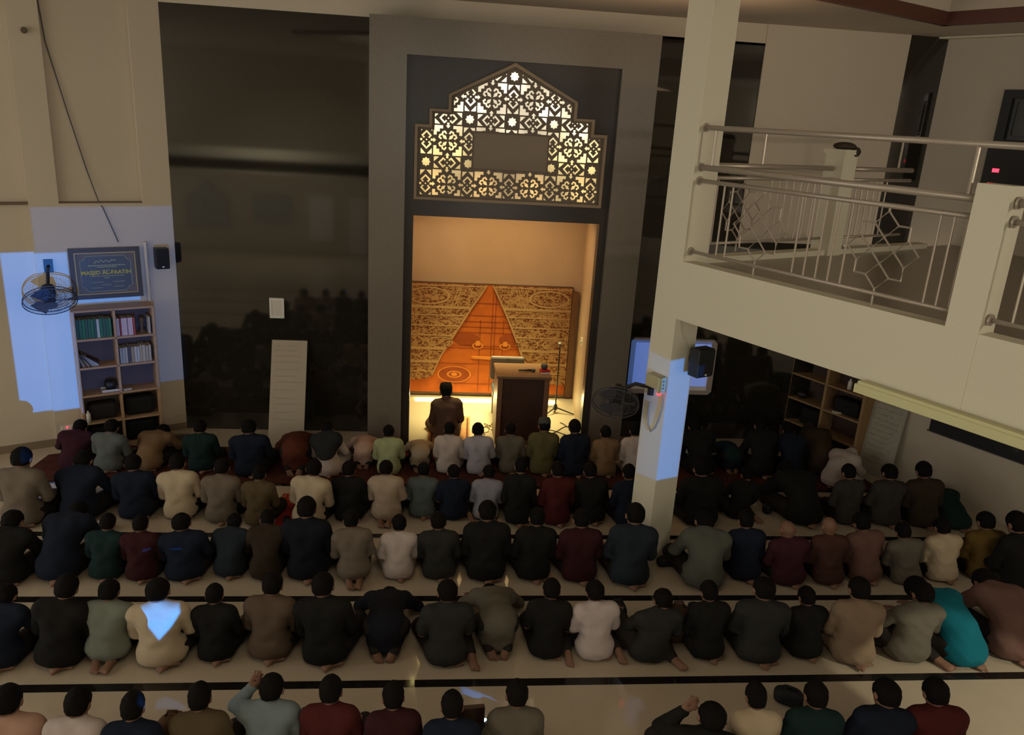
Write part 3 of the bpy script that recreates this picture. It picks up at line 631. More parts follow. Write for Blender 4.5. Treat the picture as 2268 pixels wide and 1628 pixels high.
for i in range(8):
    col = [(.06, .05, .05), (.34, .30, .22), (.08, .06, .05), (.30, .24, .16), (.06, .07, .09), (.36, .36, .33), (.30, .36, .42), (.40, .45, .55)][i]
    book(xs, 3*S+.013 + (.0), .022, .17, .17+.01*(i % 3), col, ['black', 'cream', 'dark brown', 'tan', 'dark blue', 'grey white', 'blue grey', 'pale blue'][i] + ' book leaning in the second left cubicle', R(-16 - 5*i))
    xs += .027
book(-.22, 3*S+.02, .03, .18, .26, (.05, .035, .04), 'dark book slanting over the leaning books', R(-58), yy=-.2)
rr = random.Random(4); x = .03
for i in range(11):
    w = rr.uniform(.026, .038); col = [(.42, .42, .38), (.36, .40, .42), (.44, .42, .36), (.08, .08, .10), (.34, .28, .20), (.46, .45, .42), (.45, .46, .48), (.40, .34, .24), (.44, .40, .32), (.36, .32, .26), (.42, .38, .3)][i]
    book(x, 3*S+.013, w, .17, .20+.02*rr.random(), col, 'pale standing book, %s from left on second right shelf' % ORD[i] if i != 3 else 'black standing book among pale ones on second right shelf'); x += w+.002
t = thing('tray', 'pale tray on the third left cubicle of the bookcase', 'tray', bpos(-.10, -.15, 2*S+.013), TH); MB().box(-.11, .11, -.08, .08, 0, .012).box(-.11, .11, -.08, -.072, 0, .03).box(-.11, .11, .072, .08, 0, .03).build('tray_body', M_PAPER, t)
o = MB().lathe((0, 0, 0), [(.05, 0), (.075, .05), (.07, .10), (.04, .125)], 16).build('round_hat', M_DARK, None, True); o.location = bpos(-.10, -.15, 2*S+.027); tag(o, 'black rounded cap lying on the pale tray in the bookcase', 'cap')
o = MB().box(-.05, .05, -.03, .03, 0, .015).build('white_card', M_PAPER); o.location = bpos(.08, -.2, 2*S+.013); o.rotation_euler = (0, 0, TH+.2); tag(o, 'small white card on the third right cubicle of bookcase', 'card')
for i, (x, z, w, h, col, lb) in enumerate(((-.22, S+.013, .34, .22, (.02, .018, .02), 'dark cloth bundle in the fourth left cubicle of the bookcase'), (.22, S+.013, .36, .25, (.012, .014, .014), 'dark cloth bundle in the fourth right cubicle of the bookcase'), (-.22, .033, .36, .26, (.012, .012, .014), 'black bag in the lowest left cubicle of the bookcase'), (.22, .033, .38, .27, (.008, .010, .012), 'black bag in the lowest right cubicle of the bookcase'))):
    o = MB().box(-w/2, w/2, -.22, -.02, 0, h).build('bundle' if i < 2 else 'bag', mat('dark_cloth_%d' % i, col, .8, .2, bump=(20, .6)), None, False, .05); o.location = bpos(x, 0, z); o.rotation_euler = (0, 0, TH); tag(o, lb, 'bundle' if i < 2 else 'bag')
o = MB().lathe((0, 0, 0), [(.03, 0), (.03, .12), (.012, .14), (.012, .16)], 12).build('white_bottle', M_WHITE, None, True); o.location = bpos(-.40, -.245, S+.013); tag(o, 'small white bottle at the left of fourth left cubicle', 'bottle')

# ================================================================== COLUMN THINGS
t = thing('power_strip', 'cream socket box with glowing red switch on the column', 'socket', FW @ Vector((-.03, -.0, 1.90)), TH-PI/2)
MB().box(-.19, .01, -.10, 0, .0, .13).build('box', mat('cream_socket_box', (.45, .40, .25), .5, .4), t, bevel=.008)
MB().box(-.005, .02, -.105, -.02, -.03, .13).build('socket_plate', mat('pale_green_plate', (.5, .52, .34), .5, .4), t)
sk = MB()
for z in (.02, .055, .09): sk.ell((.021, -.05, z), (.004, .008, .008))
sk.build('socket_hole', M_DARK, t)
MB().ell((.0, -.08, -.035), (.025, .022, .022)).build('red_switch', M_LEDR, t, True)
cb = [FW @ Vector((x, -.012, z)) for x, z in ((-.03, 1.84), (-.03, 1.7), (-.06, 1.56), (-.10, 1.46), (-.155, 1.40), (-.20, 1.46), (-.215, 1.56), (-.21, 1.70))]
o = MB().tube(cb, .008, 6).build('looped_cable', mat('yellowish_cable', (.40, .32, .2), .5, .3)); tag(o, 'pale cable loop hanging on the left face of the column', 'cable')
o = MB().tube([FW @ Vector((.012, .10, 3.0)), FW @ Vector((.014, .06, 2.8)), FW @ Vector((.014, .10, 2.5)), FW @ Vector((.05, .2, 2.34))], .006, 6).build('speaker_cable', mat('pale_cable', (.5, .46, .36), .5, .3)); tag(o, 'thin pale cable running down the column to the speaker', 'cable')
# whiteboard on the black wall behind the column
t = thing('whiteboard', 'white framed board lit blue on the black wall behind the column', 'whiteboard', (3.48, 10.68, .70))
fill_curve('frame', [(-.63, .05), (-.58, 0), (.58, 0), (.63, .05), (.63, .78), (.58, .83), (-.58, .83), (-.63, .78)], [[(-.56, .06), (.555, .06), (.555, .765), (-.56, .765)]], .04, mat('grey_board_frame', (.36, .31, .28), .5, .4), t)
MB().box(-.57, .565, -.004, .02, .05, .775).build('board_surface', mat('gloss_white_board', (.75, .73, .78), .35, .4), t)

# ================================================================== BALCONY
def rail_section(label, x0, x1, y, ends, bars, dias, posts, name='balcony_railing', M=FW, rz=TH-PI/2):
    t = thing(name, label, 'railing', M @ Vector((x0, y, 3.19)), rz); Lx = x1-x0
    for nm, z, r in (('top_rail', 4.41, .024), ('middle_rail', 4.06, .028), ('lower_rail', 3.94, .02), ('bottom_rail', 3.285, .016)):
        zz = z-3.19; MB().tube([(0, 0, zz), (Lx+(.26 if nm == 'top_rail' and ends and M is FW and x0 == 0 else 0), 0, zz)], r, 10).build(nm, M_STEEL, t, True)
        if ends: MB().lathe((.008, 0, zz), [(.04, -.008), (.04, .008)], 14, 'Z', Matrix.Rotation(PI/2, 3, 'Y').to_4x4()).build('end_flange', M_STEEL, t)
    for x in posts: MB().tube([(x-x0, 0, 4.06-3.19), (x-x0, 0, 4.41-3.19)], .014, 8).build('rail_post', M_STEEL, t)
    for x in bars: MB().tube([(x-x0, 0, .095), (x-x0, 0, .75)], .009, 6).build('baluster', M_STEEL, t)
    a = .097
    for x in dias:
        g = MB(); cx, cz = x-x0, 3.61-3.19
        def P(u, v): return (cx+u*a, 0, cz+v*a)
        for ccx, ccz in ((0, 0), (0, 2), (2, 0), (0, -2), (-2, 0)):
            g.tube([P(ccx, ccz+1), P(ccx+1, ccz), P(ccx, ccz-1), P(ccx-1, ccz)], .009, 6, closed=True)
        for sx, sz in ((1, 1), (1, -1), (-1, 1), (-1, -1)): g.tube([P(sx*1, sz*2), P(sx*2, sz*2), P(sx*2, sz*1)], .009, 6)
        g.tube([P(0, 3), (cx, 0, .75)], .009, 6); g.tube([P(0, -3), (cx, 0, 0)], .009, 6)
        g.build('diamond_ornament', M_STEEL, t)
    return t
rail_section('steel balcony railing with diamond ornaments between the column and square post', .0, 2.545, .08, True, [.22, .32, .42, 1.16, 1.275, 1.39, 1.505, 1.62, 2.31, 2.405, 2.5], [.77, 1.92], [.13, 2.46])
rail_section('short piece of steel railing right of the square balcony post', 2.785, 5.4, .08, True, [2.93, 3.05, 3.17, 3.29, 3.9, 4.02], [3.6], [3.2])
NM = FW @ Matrix.Translation((-.32, 0, 0)) @ Matrix.Rotation(PI/2, 4, 'Z')
def nrail(label, x0, x1, bars, dias, posts): return rail_section(label, x0, x1, 0, True, bars, dias, posts, 'stair_railing', NM, TH)
nrail('rear railing between column and capped post at the far balcony edge', .32, 2.48, [.45, .57, .69, 1.5, 1.62, 1.74, 1.86, 1.98, 2.1, 2.22, 2.34], [1.08], [1.3])
nrail('rear railing between the capped post and beige wall', 2.74, 4.05, [2.86, 2.98, 3.10, 3.22, 3.34, 3.46, 3.58], [], [3.75])
t = thing('balcony_post', 'white square post with cloth on top at far balcony edge', 'post', NM @ Vector((2.61, 0, 3.10)), TH)
MB().box(-.12, .12, -.12, .12, 0, 1.12).build('shaft', M_FASCIA, t); MB().box(-.14, .14, -.14, .14, 1.12, 1.17).build('cap', M_FASCIA, t)
o = MB().ell((0, 0, .035), (.13, .10, .045)).ell((.11, -.05, -.02), (.06, .05, .055)).build('folded_cloth', mat('dark_brown_cloth', (.05, .04, .03), .8, .2, bump=(30, .6)), None, True); o.location = NM @ Vector((2.62, -.01, 4.27)); tag(o, 'dark folded cloth lying on the far white balcony post', 'cloth')
t = thing('balcony_post', 'large white square post on the near balcony edge at right', 'post', FW @ Vector((2.66, 0, 2.63)), TH-PI/2)
MB().box(-.115, .115, -.004, .20, 0, 1.535).build('shaft', M_FASCIA, t)
# right upper wall: dark window and a cabinet with red digits
UWM = UW
t = thing('wall_window', 'dark framed window on the upper right wall beyond the balcony', 'window', UWM @ Vector((1.30, 0, 4.43)), TH-PI/2)
fill_curve('frame', [(-.42, 0), (.5, 0), (.5, .65), (-.42, .65)], [[(-.30, .06), (.42, .06), (.42, .55), (-.30, .55)]], .06, M_DARK, t, y=-.02); MB().box(-.31, .43, -.01, 0, .05, .56).build('pane', mat('dusky_glass', (.05, .055, .06), .15, .5), t)
fill_curve('inner_sash', [(-.27, .09), (.42, .09), (.42, .53), (-.27, .53)], [[(-.24, .11), (.4, .11), (.4, .51), (-.24, .51)]], .02, M_DGRAY, t, y=-.02)
t = thing('clock_cabinet', 'black cabinet with two red lights below the upper right window', 'cabinet', UWM @ Vector((1.32, -.02, 3.85)), TH-PI/2)
MB().box(-.42, .5, -.16, .02, 0, .58).build('case', M_DARK, t, bevel=.01); MB().box(-.30, -.22, -.166, -.16, .24, .285).build('red_digit', M_LEDR, t); MB().box(-.33, -.23, -.163, -.16, .09, .11).build('dim_red_light', mat('dim_red', (.3, .01, .02), .4, .3, emit=((1, .05, .06), .8)), t)
# light trunking below the balcony
t = thing('light_trunking', 'long pale green light trunking along the bottom of balcony front', 'light fitting', FW @ Vector((2.02, -.05, 2.55)), TH-PI/2)
MB().box(0, 3.0, -.05, .05, 0, .07).build('housing', mat('pale_green_trunking', (.58, .56, .30), .5, .4), t, bevel=.006); MB().box(.02, 2.98, -.04, .02, .07, .095).build('top_lip', MATS['pale_green_trunking'], t)
MB().lathe((1.18, -.02, -.03), [(.02, 0), (.03, .03)], 10).build('cable_clip', M_DARK, t)
# right lower wall: bookcase, board, dark opening
RM_ = Matrix.Translation((5.3, 10.72, 0)) @ Matrix.Rotation(TH-PI/2, 4, 'Z')
t = thing('bookcase', 'brown open bookcase under the balcony on the right wall', 'bookcase', RM_ @ Vector((.60, .29, 0)), TH-PI/2)
for i in range(3): x = -.6+.6*i; MB().box(x-.02, x+.02, -.28, 0, 0, 1.8).build('upright', M_WOODD, t)
for z in (.02, .33, .69, 1.06, 1.42, 1.79): MB().box(-.6, .6, -.28, 0, z-.012, z+.012).build('shelf', M_WOODD, t)
MB().box(-.6, .6, -.008, 0, 0, 1.8).build('back_board', mat('dark_brown_backing', (.06, .04, .035), .7, .2), t)
def rbp(x, y, z): return RM_ @ Vector((x, y, z))
o = MB().ell((0, 0, .06), (.09, .08, .06)).build('round_hat', M_DARK, None, True); o.location = rbp(.18, .12, .705); tag(o, 'black cap on the second left shelf of the right bookcase', 'cap')
o = MB().lathe((0, 0, 0), [(.03, 0), (.03, .10), (.012, .13), (.012, .15)], 12).build('white_bottle', M_WHITE, None, True); o.location = rbp(.90, .1, 1.075); tag(o, 'white bottle on the upper right shelf of the right bookcase', 'bottle')
o = MB().box(-.16, .16, -.1, .1, 0, .26).build('dark_bag', mat('dark_bag_cloth', (.012, .012, .012), .8, .2), None, False, .04); o.location = rbp(.38, .15, .345); o.rotation_euler = (0, 0, TH-PI/2); tag(o, 'black bag in the third left cubicle of the right bookcase', 'bag')
o = MB().box(-.2, .2, -.1, .1, 0, .22).build('dark_bundle', mat('dark_bag_cloth', (.012, .012, .012)), None, False, .04); o.location = rbp(.92, .15, .705); o.rotation_euler = (0, 0, TH-PI/2); tag(o, 'black bundle in the second right cubicle of the right bookcase', 'bundle')
o = MB().box(-.06, .06, -.04, .04, 0, .02).build('small_white_card', M_PAPER); o.location = rbp(.82, .05, .705); tag(o, 'white card on the second right shelf of right bookcase', 'card')
t = thing('leaning_board', 'grey white board with faint writing leaning on the right wall', 'board', RM_ @ Vector((1.46, .12, 0)), TH-PI/2); t.rotation_euler = (R(-7), 0, TH-PI/2)
MB().box(-.24, .24, 0, .02, 0, 1.15).build('panel', mat('grey_white_board', (.36, .34, .28), .8, .2, var=(14, .2)), t)
text_lines(t, [1.08-.075*i for i in range(13)], -.2, .2, .014, mat('faint_ink2', (.19, .18, .15), .8, .1), 9)
t = thing('wall_opening', 'long black ventilation slot in the lower right wall', 'vent', RW @ Vector((2.55, 0, .84)), TH-PI/2)
MB().box(-.55, 3, -.012, .0, 0, .19).build('dark_panel', M_DARK, t); MB().box(-.57, 3, -.02, -.012, -.015, 0.0).build('lower_ledge', M_DGRAY, t)

# ================================================================== LOOSE THINGS ON THE FLOOR
def bag(name, label, x, y, sx, sy, sz, m, rz=0, z=0, cat='bag'):
    t = thing(name, label, cat, (x, y, z), rz)
    bm = bmesh.new(); bmesh.ops.create_uvsphere(bm, u_segments=20, v_segments=12, radius=1)
    for v in bm.verts:
        f = .9 + .1*math.sin(5*v.co.x+3*v.co.y); s = lambda q: math.copysign(abs(q)**.65, q)
        v.co = Vector((s(v.co.x)*sx/2*f, s(v.co.y)*sy/2*f, max(0, (s(v.co.z)*.5+.5))*sz))
    me = bpy.data.meshes.new('bag_body'); bm.to_mesh(me); bm.free(); me.materials.append(m); me.shade_smooth()
    o = bpy.data.objects.new('bag_body', me); COL.objects.link(o); o.parent = t
    MB().tube([(-sx*.22, 0, sz*.93), (-sx*.12, 0, sz*1.12), (sx*.12, 0, sz*1.12), (sx*.22, 0, sz*.93)], .010, 6).build('handle', m, t, True)
    return t
M_BAG = mat('black_bag_cloth', (.010, .010, .011), .7, .3, bump=(25, .5))
bag('pouch_bag', 'black bag on the floor at the foot of the column', 2.53, 7.18, .19, .14, .10, M_BAG)
bag('pouch_bag', 'small black bag on the open floor under the balcony', 4.13, 8.36, .12, .12, .12, M_BAG, .6)
bag('round_bag', 'black rounded bag on the floor beside the white polo shirt', 1.80, 6.20, .16, .20, .22, M_BAG)
bag('round_bag', 'black oval bag on the floor before the back row right', 2.98, 5.10, .26, .16, .14, M_BAG, -.6)
bag('pouch_bag', 'small dark bag ahead of the black shirt in fourth row', 2.52, 6.23, .10, .16, .17, M_BAG)
M_BB = mat('brown_bag_cloth', (.055, .03, .018), .8, .2, bump=(40, .5), var=(12, .3))
bag('backpack', 'large dark brown backpack standing in the fourth row', 2.26, 5.92, .30, .22, .36, M_BB)
bag('backpack', 'brown patterned backpack on the floor in the back row left', -1.70, 4.74, .24, .2, .30, mat('brown_patterned_cloth', (.09, .045, .02), .8, .2, var=(30, .6)))
bag('pouch_bag', 'small black pouch between the front and second rows', .64, 8.86, .13, .10, .08, M_BAG)
bag('pouch_bag', 'bright cyan pouch between the front and second rows', -.13, 8.86, .08, .08, .06, mat('cyan_cloth', (.03, .25, .32), .6, .3))
bag('plastic_bag', 'white plastic bag on the floor in the second row left', -3.60, 8.60, .24, .22, .12, mat('white_film', (.42, .40, .37), .4, .4, bump=(15, .8)))
bag('plastic_bag', 'white plastic bag on the floor between second and third rows left', -3.35, 7.85, .14, .14, .12, mat('grey_film', (.34, .32, .28), .4, .4, bump=(15, .8)))
t = thing('paper_sheets', 'blue and white printed sheets on the floor beside column', 'paper', (2.80, 7.40, 0), -.5)
MB().box(-.12, .12, -.16, .16, 0, .006).build('sheet', mat('pale_sheet', (.50, .46, .40), .7, .2), t); MB().prism([(-.12, .16), (-.02, .16), (.06, -.16), (-.02, -.16)], .006, .008, 'XY').build('blue_band', mat('blue_print', (.16, .34, .62), .7, .2), t)
t = thing('book_stand', 'dark low book stand holding a pale book by left bookcase', 'stand', (-3.28, 10.12, 0), .1)
MB().box(-.17, .17, -.1, .1, 0, .03).box(-.15, .15, .02, .09, .03, .12).build('base', mat('dark_stand_wood', (.07, .05, .03), .6, .3), t)
o = MB().box(-.15, .15, -.10, .0, .03, .05).build('open_book', M_PAPER); o.location = (-3.28, 10.12, 0); o.rotation_euler = (0, 0, .1); tag(o, 'pale book lying on the low dark stand near left bookcase', 'book')
t = thing('small_prayer_rug', 'small red prayer rug between olive brown and pale yellow shirts', 'rug', (-1.53, 8.30, 0), -.03)
MB().box(-.14, .14, -.42, .42, .001, .009).build('pile', mat('bright_red_rug', (.30, .03, .02), .95, .1, var=(9, .4)), t); MB().box(-.12, -.10, -.40, .40, .009, .011).box(.10, .12, -.40, .40, .009, .011).build('border', mat('gold_rug_border', (.35, .16, .06), .9, .1), t)
bag('pouch_bag', 'black pouch on the small red prayer rug', -1.50, 8.02, .08, .12, .07, M_BAG, 0, .011)
t = thing('tablet_device', 'brown cased tablet standing by the blue lit floor patch', 'tablet', (.38, 4.78, 0), .1)
MB().box(-.10, .10, -.02, .02, .0, .30).build('case', mat('brown_leather', (.06, .03, .018), .5, .4), t, bevel=.006); MB().box(-.085, .085, .02, .024, .02, .28).build('screen', M_DARK, t)
MB().ell((.108, -.005, .17), (.012, .012, .016)).build('glare_spot', mat('cool_white_glare', (.6, .8, .8), .4, .3, emit=((.5, .95, 1), 5)), t)  # glowing bead added to stand for a bright glare spot
# row, x, y, width, depth, height scale, lean, pose, turn, clothing words, palette, extra
PEOPLE = [
 (0, 0.293, 10.487, 0.963, 1.007, 1.051, -0.032, 'S', 0.11, 'brown tunic and black cap', 'imam', 'cap'),
 (1, -4.283, 9.392, 0.906, 0.893, 0.8, 0.112, 'H', 0.11, 'dark plum shirt', 'plum', ''),
 (1, -3.845, 9.343, 0.923, 0.904, 0.8, 0.042, 'S', -0.11, 'grey blue shirt', 'grayblue', ''),
 (1, -3.403, 9.394, 0.948, 1.032, 0.835, 0, 'B', -0.1, 'tan shirt', 'tan', ''),
 (1, -2.75, 9.364, 0.879, 0.845, 0.811, -0.04, 'S', 0.08, 'dark teal shirt', 'teal', ''),
 (1, -2.13, 9.256, 1.043, 0.964, 0.885, -0.057, 'S', 0.06, 'dark navy shirt', 'navy', ''),
 (1, -1.617, 9.343, 1.01, 1.022, 0.971, 0, 'P', 0.04, 'red brown robe', 'redbrown', ''),
 (1, -1.187, 9.284, 0.837, 0.893, 0.938, -0.136, 'H', -0.05, 'white robe with black vest', 'white', 'vest'),
 (1, -0.797, 9.54, 0.799, 0.803, 0.763, 0, 'P', 0.03, 'pinkish white shirt', 'pinkwhite', ''),
 (1, -0.457, 9.356, 0.8, 0.8, 0.8, -0.027, 'S', 0.03, 'pale green shirt', 'palegreen', ''),
 (1, -0.075, 9.47, 0.769, 0.769, 0.731, 0, 'P', 0.02, 'beige shirt', 'beige', ''),
 (1, 0.291, 9.405, 0.8, 0.824, 0.848, -0.008, 'S', -0.08, 'white shirt', 'white', ''),
 (1, 0.69, 9.391, 0.846, 0.87, 0.85, -0.064, 'S', -0.02, 'pale lilac shirt', 'lilac', ''),
 (1, 1.094, 9.43, 0.8, 0.825, 0.85, -0.036, 'S', -0.03, 'olive grey shirt', 'olivegray', ''),
 (1, 1.5, 9.416, 0.872, 0.933, 0.954, 0.032, 'S', 0.05, 'olive shirt and grey cap', 'olive', 'graycap'),
 (1, 1.925, 9.376, 0.871, 0.934, 0.953, -0.012, 'S', 0.12, 'dark blue shirt', 'navy', ''),
 (1, 2.33, 9.386, 0.8, 0.825, 0.851, -0.005, 'S', 0.11, 'tan shirt', 'tan', ''),
 (1, 2.73, 9.372, 0.842, 0.881, 0.92, -0.034, 'S', 0.01, 'white shirt', 'white', ''),
 (1, 3.66, 9.48, 1.014, 1.026, 1.038, -0.118, 'H', -0.01, 'black shirt', 'black', ''),
 (1, 4.106, 9.56, 0.798, 0.818, 0.777, 0, 'P', -0.06, 'dark green shirt', 'teal', ''),
 (1, 4.474, 9.449, 0.918, 1.047, 1.095, -0.008, 'H', -0.11, 'black shirt', 'black', ''),
 (1, 4.907, 9.435, 0.87, 0.983, 1.02, -0.083, 'H', -0.11, 'dark navy shirt', 'navy', ''),
 (1, 5.357, 9.558, 0.946, 1.03, 1.15, 0, 'B', -0.01, 'brown patterned robe', 'pattern', 'shawl'),
 (2, -4.207, 8.0, 1.098, 1.101, 1.052, -0.022, 'S', -0.04, 'brown grey shirt', 'graybrown', ''),
 (2, -3.673, 8.131, 1.098, 1.068, 0.986, -0.105, 'H', -0.03, 'dark blue shirt', 'navy', ''),
 (2, -3.113, 8.169, 0.975, 0.972, 0.882, -0.06, 'S', 0.09, 'dark navy shirt', 'navy', ''),
 (2, -2.648, 8.175, 0.943, 0.965, 0.902, -0.08, 'S', 0.01, 'cream shirt', 'cream', ''),
 (2, -2.2, 8.083, 0.902, 0.93, 0.898, -0.001, 'S', 0.01, 'grey brown shirt', 'graybrown', ''),
 (2, -1.785, 8.011, 0.8, 0.826, 0.852, -0.015, 'S', -0.06, 'olive brown shirt', 'olivebrown', ''),
 (2, -1.265, 8.037, 0.954, 0.98, 0.934, 0.065, 'S', -0.11, 'pale yellow shirt', 'cream', ''),
 (2, -0.828, 8.142, 0.846, 0.887, 0.851, -0.042, 'S', -0.04, 'black shirt', 'black', ''),
 (2, -0.413, 8.128, 0.864, 0.884, 0.828, -0.055, 'K', -0.09, 'grey cream shirt', 'beige', ''),
 (2, -0.028, 8.235, 0.8, 0.8, 0.8, 0.015, 'S', 0.0, 'teal grey shirt', 'tealgray', ''),
 (2, 0.331, 8.189, 0.8, 0.8, 0.8, -0.0, 'T', 0.12, 'dark navy shirt', 'navy', ''),
 (2, 0.695, 8.194, 0.8, 0.8, 0.8, 0.057, 'S', 0.04, 'light blue shirt', 'lightblue', ''),
 (2, 1.059, 8.086, 0.798, 0.933, 1.0, 0.009, 'S', -0.08, 'black shirt', 'black', ''),
 (2, 1.498, 8.092, 0.853, 0.897, 0.933, 0.01, 'S', 0.09, 'dark red shirt', 'red', ''),
 (2, 1.918, 8.139, 0.875, 0.891, 0.899, -0.056, 'S', 0.07, 'black shirt', 'black', ''),
 (2, 2.336, 8.062, 0.83, 0.878, 0.925, -0.025, 'S', 0.06, 'dark navy shirt', 'navy', ''),
 (2, 3.19, 8.114, 1.15, 1.062, 0.973, 0.022, 'S', 0.1, 'black shirt', 'black', ''),
 (2, 3.715, 8.269, 0.8, 0.805, 0.811, 0, 'L', 0.06, 'black shirt', 'black', ''),
 (2, 4.481, 8.152, 1.2, 1.2, 1.15, 0, 'B', 0.07, 'black shirt', 'black', ''),
 (1, 5.368, 9.155, 0.855, 0.931, 0.907, 0, 'B', -0.9, 'white robe and hood', 'white', 'hood'),
 (2, 5.029, 8.159, 0.851, 0.894, 0.926, -0.018, 'S', 0.12, 'dark grey shirt', 'charcoal2', ''),
 (2, 5.489, 8.144, 1.003, 1.001, 0.931, 0.072, 'S', 0.11, 'dark grey shirt', 'charcoal2', ''),
 (2, 5.97, 8.107, 0.979, 1.037, 1.008, -0.082, 'S', -0.08, 'dark brown shirt', 'darkbrown', ''),
 (2, 6.36, 8.111, 1.104, 1.2, 0.7, 0, 'B', 0.06, 'dark teal shirt', 'teal', ''),
 (3, -3.868, 6.898, 1.058, 1.013, 0.876, 0.016, 'H', 0.05, 'black shirt', 'black', ''),
 (3, -3.416, 6.97, 1.022, 1.114, 1.115, 0, 'B', -0.01, 'dark navy shirt', 'navy', ''),
 (3, -3.0, 6.97, 0.797, 0.802, 0.8, 0.054, 'S', 0.01, 'dark green shirt', 'teal', ''),
 (3, -2.649, 6.947, 0.799, 0.811, 0.8, -0.036, 'S', -0.0, 'dark maroon shirt', 'maroon', ''),
 (3, -2.256, 6.969, 0.984, 0.936, 0.8, -0.075, 'S', 0.1, 'dark navy shirt', 'navy', ''),
 (3, -1.863, 7.014, 0.8, 0.805, 0.809, 0.029, 'H', 0.0, 'slate blue shirt', 'slate', ''),
 (3, -1.514, 6.967, 0.8, 0.859, 0.91, 0.018, 'H', 0.08, 'dark brown shirt', 'darkbrown', ''),
 (3, -1.11, 6.982, 1.031, 1.075, 1.026, -0.042, 'S', -0.04, 'black navy jacket', 'navyblack', ''),
 (3, -0.658, 6.92, 0.83, 0.861, 0.852, -0.059, 'K', 0.09, 'grey brown shirt', 'graybrown', ''),
 (3, -0.24, 6.981, 0.799, 0.812, 0.808, 0.013, 'S', 0.1, 'white shirt', 'white', ''),
 (3, 0.167, 6.98, 0.873, 0.87, 0.839, -0.046, 'S', -0.01, 'charcoal jacket', 'charcoal', ''),
 (3, 0.624, 6.964, 1.013, 1.025, 1.014, 0.001, 'S', 0.02, 'black jacket', 'black', ''),
 (3, 1.092, 6.963, 0.915, 0.928, 0.93, 0.064, 'S', 0.1, 'black shirt', 'black', ''),
 (3, 1.562, 6.939, 0.956, 0.95, 0.927, 0.014, 'S', 0.05, 'dark maroon shirt', 'maroon', ''),
 (3, 2.057, 6.883, 1.08, 1.074, 1.052, 0.058, 'S', -0.0, 'slate blue shirt', 'slate', ''),
 (3, 2.806, 6.834, 1.138, 1.084, 1.019, 0.067, 'H', -0.07, 'grey green shirt', 'graygreen', ''),
 (3, 3.306, 6.96, 0.871, 0.936, 0.922, -0.047, 'S', -0.04, 'dark navy shirt', 'navy', ''),
 (3, 3.74, 6.879, 0.94, 0.93, 0.835, -0.06, 'S', 0.05, 'maroon shirt', 'maroon2', 'bald'),
 (3, 4.17, 6.878, 0.852, 0.912, 0.895, -0.06, 'S', -0.08, 'brown maroon shirt', 'brownmaroon', 'bald'),
 (3, 4.602, 6.941, 0.947, 0.977, 0.924, -0.12, 'S', 0.1, 'dusky pink shirt', 'duskypink', ''),
 (3, 5.034, 6.892, 0.85, 0.869, 0.811, -0.14, 'S', -0.06, 'grey olive shirt', 'olivegray', ''),
 (3, 5.461, 6.956, 0.919, 0.92, 0.84, -0.036, 'S', 0.1, 'cream shirt', 'cream', ''),
 (3, 5.945, 6.972, 0.966, 0.987, 0.92, -0.029, 'S', -0.05, 'mustard shirt', 'mustard', ''),
 (3, 6.123, 6.712, 0.994, 1.094, 1.106, -0.061, 'S', 0.11, 'black shirt', 'black', ''),
 (4, -3.345, 5.71, 1.026, 0.973, 0.828, -0.021, 'H', 0.05, 'dark navy shirt', 'navy', ''),
 (4, -2.893, 5.728, 0.966, 0.996, 0.942, 0.111, 'S', 0.0, 'black shirt', 'black', ''),
 (4, -2.522, 5.764, 0.894, 0.887, 0.8, 0.016, 'K', 0.0, 'pale green grey shirt', 'graygreen2', ''),
 (4, -2.083, 5.735, 1.054, 1.014, 0.882, -0.073, 'S', 0.04, 'cream shirt', 'cream', ''),
 (4, -1.667, 5.771, 0.799, 0.833, 0.806, -0.042, 'S', 0.02, 'black shirt', 'black', ''),
 (4, -1.246, 5.797, 0.938, 0.965, 0.909, 0.013, 'S', -0.05, 'brown shirt', 'brown', ''),
 (4, -0.77, 5.722, 1.023, 1.014, 0.965, -0.084, 'S', -0.07, 'black shirt', 'black', ''),
 (4, -0.298, 5.79, 0.964, 0.964, 0.916, 0, 'P', 0.0, 'navy black shirt', 'navyblack', ''),
 (4, 0.212, 5.693, 0.946, 0.934, 0.906, 0.017, 'T', 0.1, 'charcoal jersey', 'charcoal', ''),
 (4, 0.655, 5.814, 0.948, 0.988, 0.939, 0, 'P', 0.03, 'grey olive shirt', 'olivegray', ''),
 (4, 1.074, 5.768, 0.845, 0.884, 0.871, 0.032, 'T', -0.1, 'black shirt', 'black', ''),
 (4, 1.497, 5.75, 0.891, 0.902, 0.857, -0.02, 'T', 0.08, 'white polo shirt', 'white2', ''),
 (4, 1.967, 5.708, 0.931, 0.88, 0.8, 0, 'L', 0.05, 'charcoal shirt', 'charcoal', ''),
 (4, 2.486, 5.732, 0.825, 0.886, 0.871, 0.008, 'S', 0.1, 'black shirt', 'black', ''),
 (4, 2.932, 5.69, 1.058, 1.04, 0.931, 0.039, 'S', -0.07, 'black grey shirt', 'charcoal', ''),
 (4, 3.388, 5.729, 0.814, 0.843, 0.8, -0.015, 'S', 0.06, 'black shirt', 'black', ''),
 (4, 3.79, 5.652, 0.998, 1.028, 0.969, 0.013, 'S', -0.11, 'beige robe', 'beige2', ''),
 (4, 4.32, 5.689, 1.058, 1.022, 0.895, 0, 'L', 0.04, 'grey olive shirt', 'olivegray', ''),
 (4, 4.81, 5.634, 1.104, 1.2, 1.094, 0, 'B', 0.35, 'turquoise shirt', 'turquoise', ''),
 (4, 5.326, 5.697, 1.104, 1.2, 1.15, 0, 'B', -0.07, 'pinkish brown shirt', 'duskypink', ''),
 (5, -2.624, 4.45, 1.003, 1.002, 0.914, -0.043, 'S', 0.09, 'pink shirt', 'pink', ''),
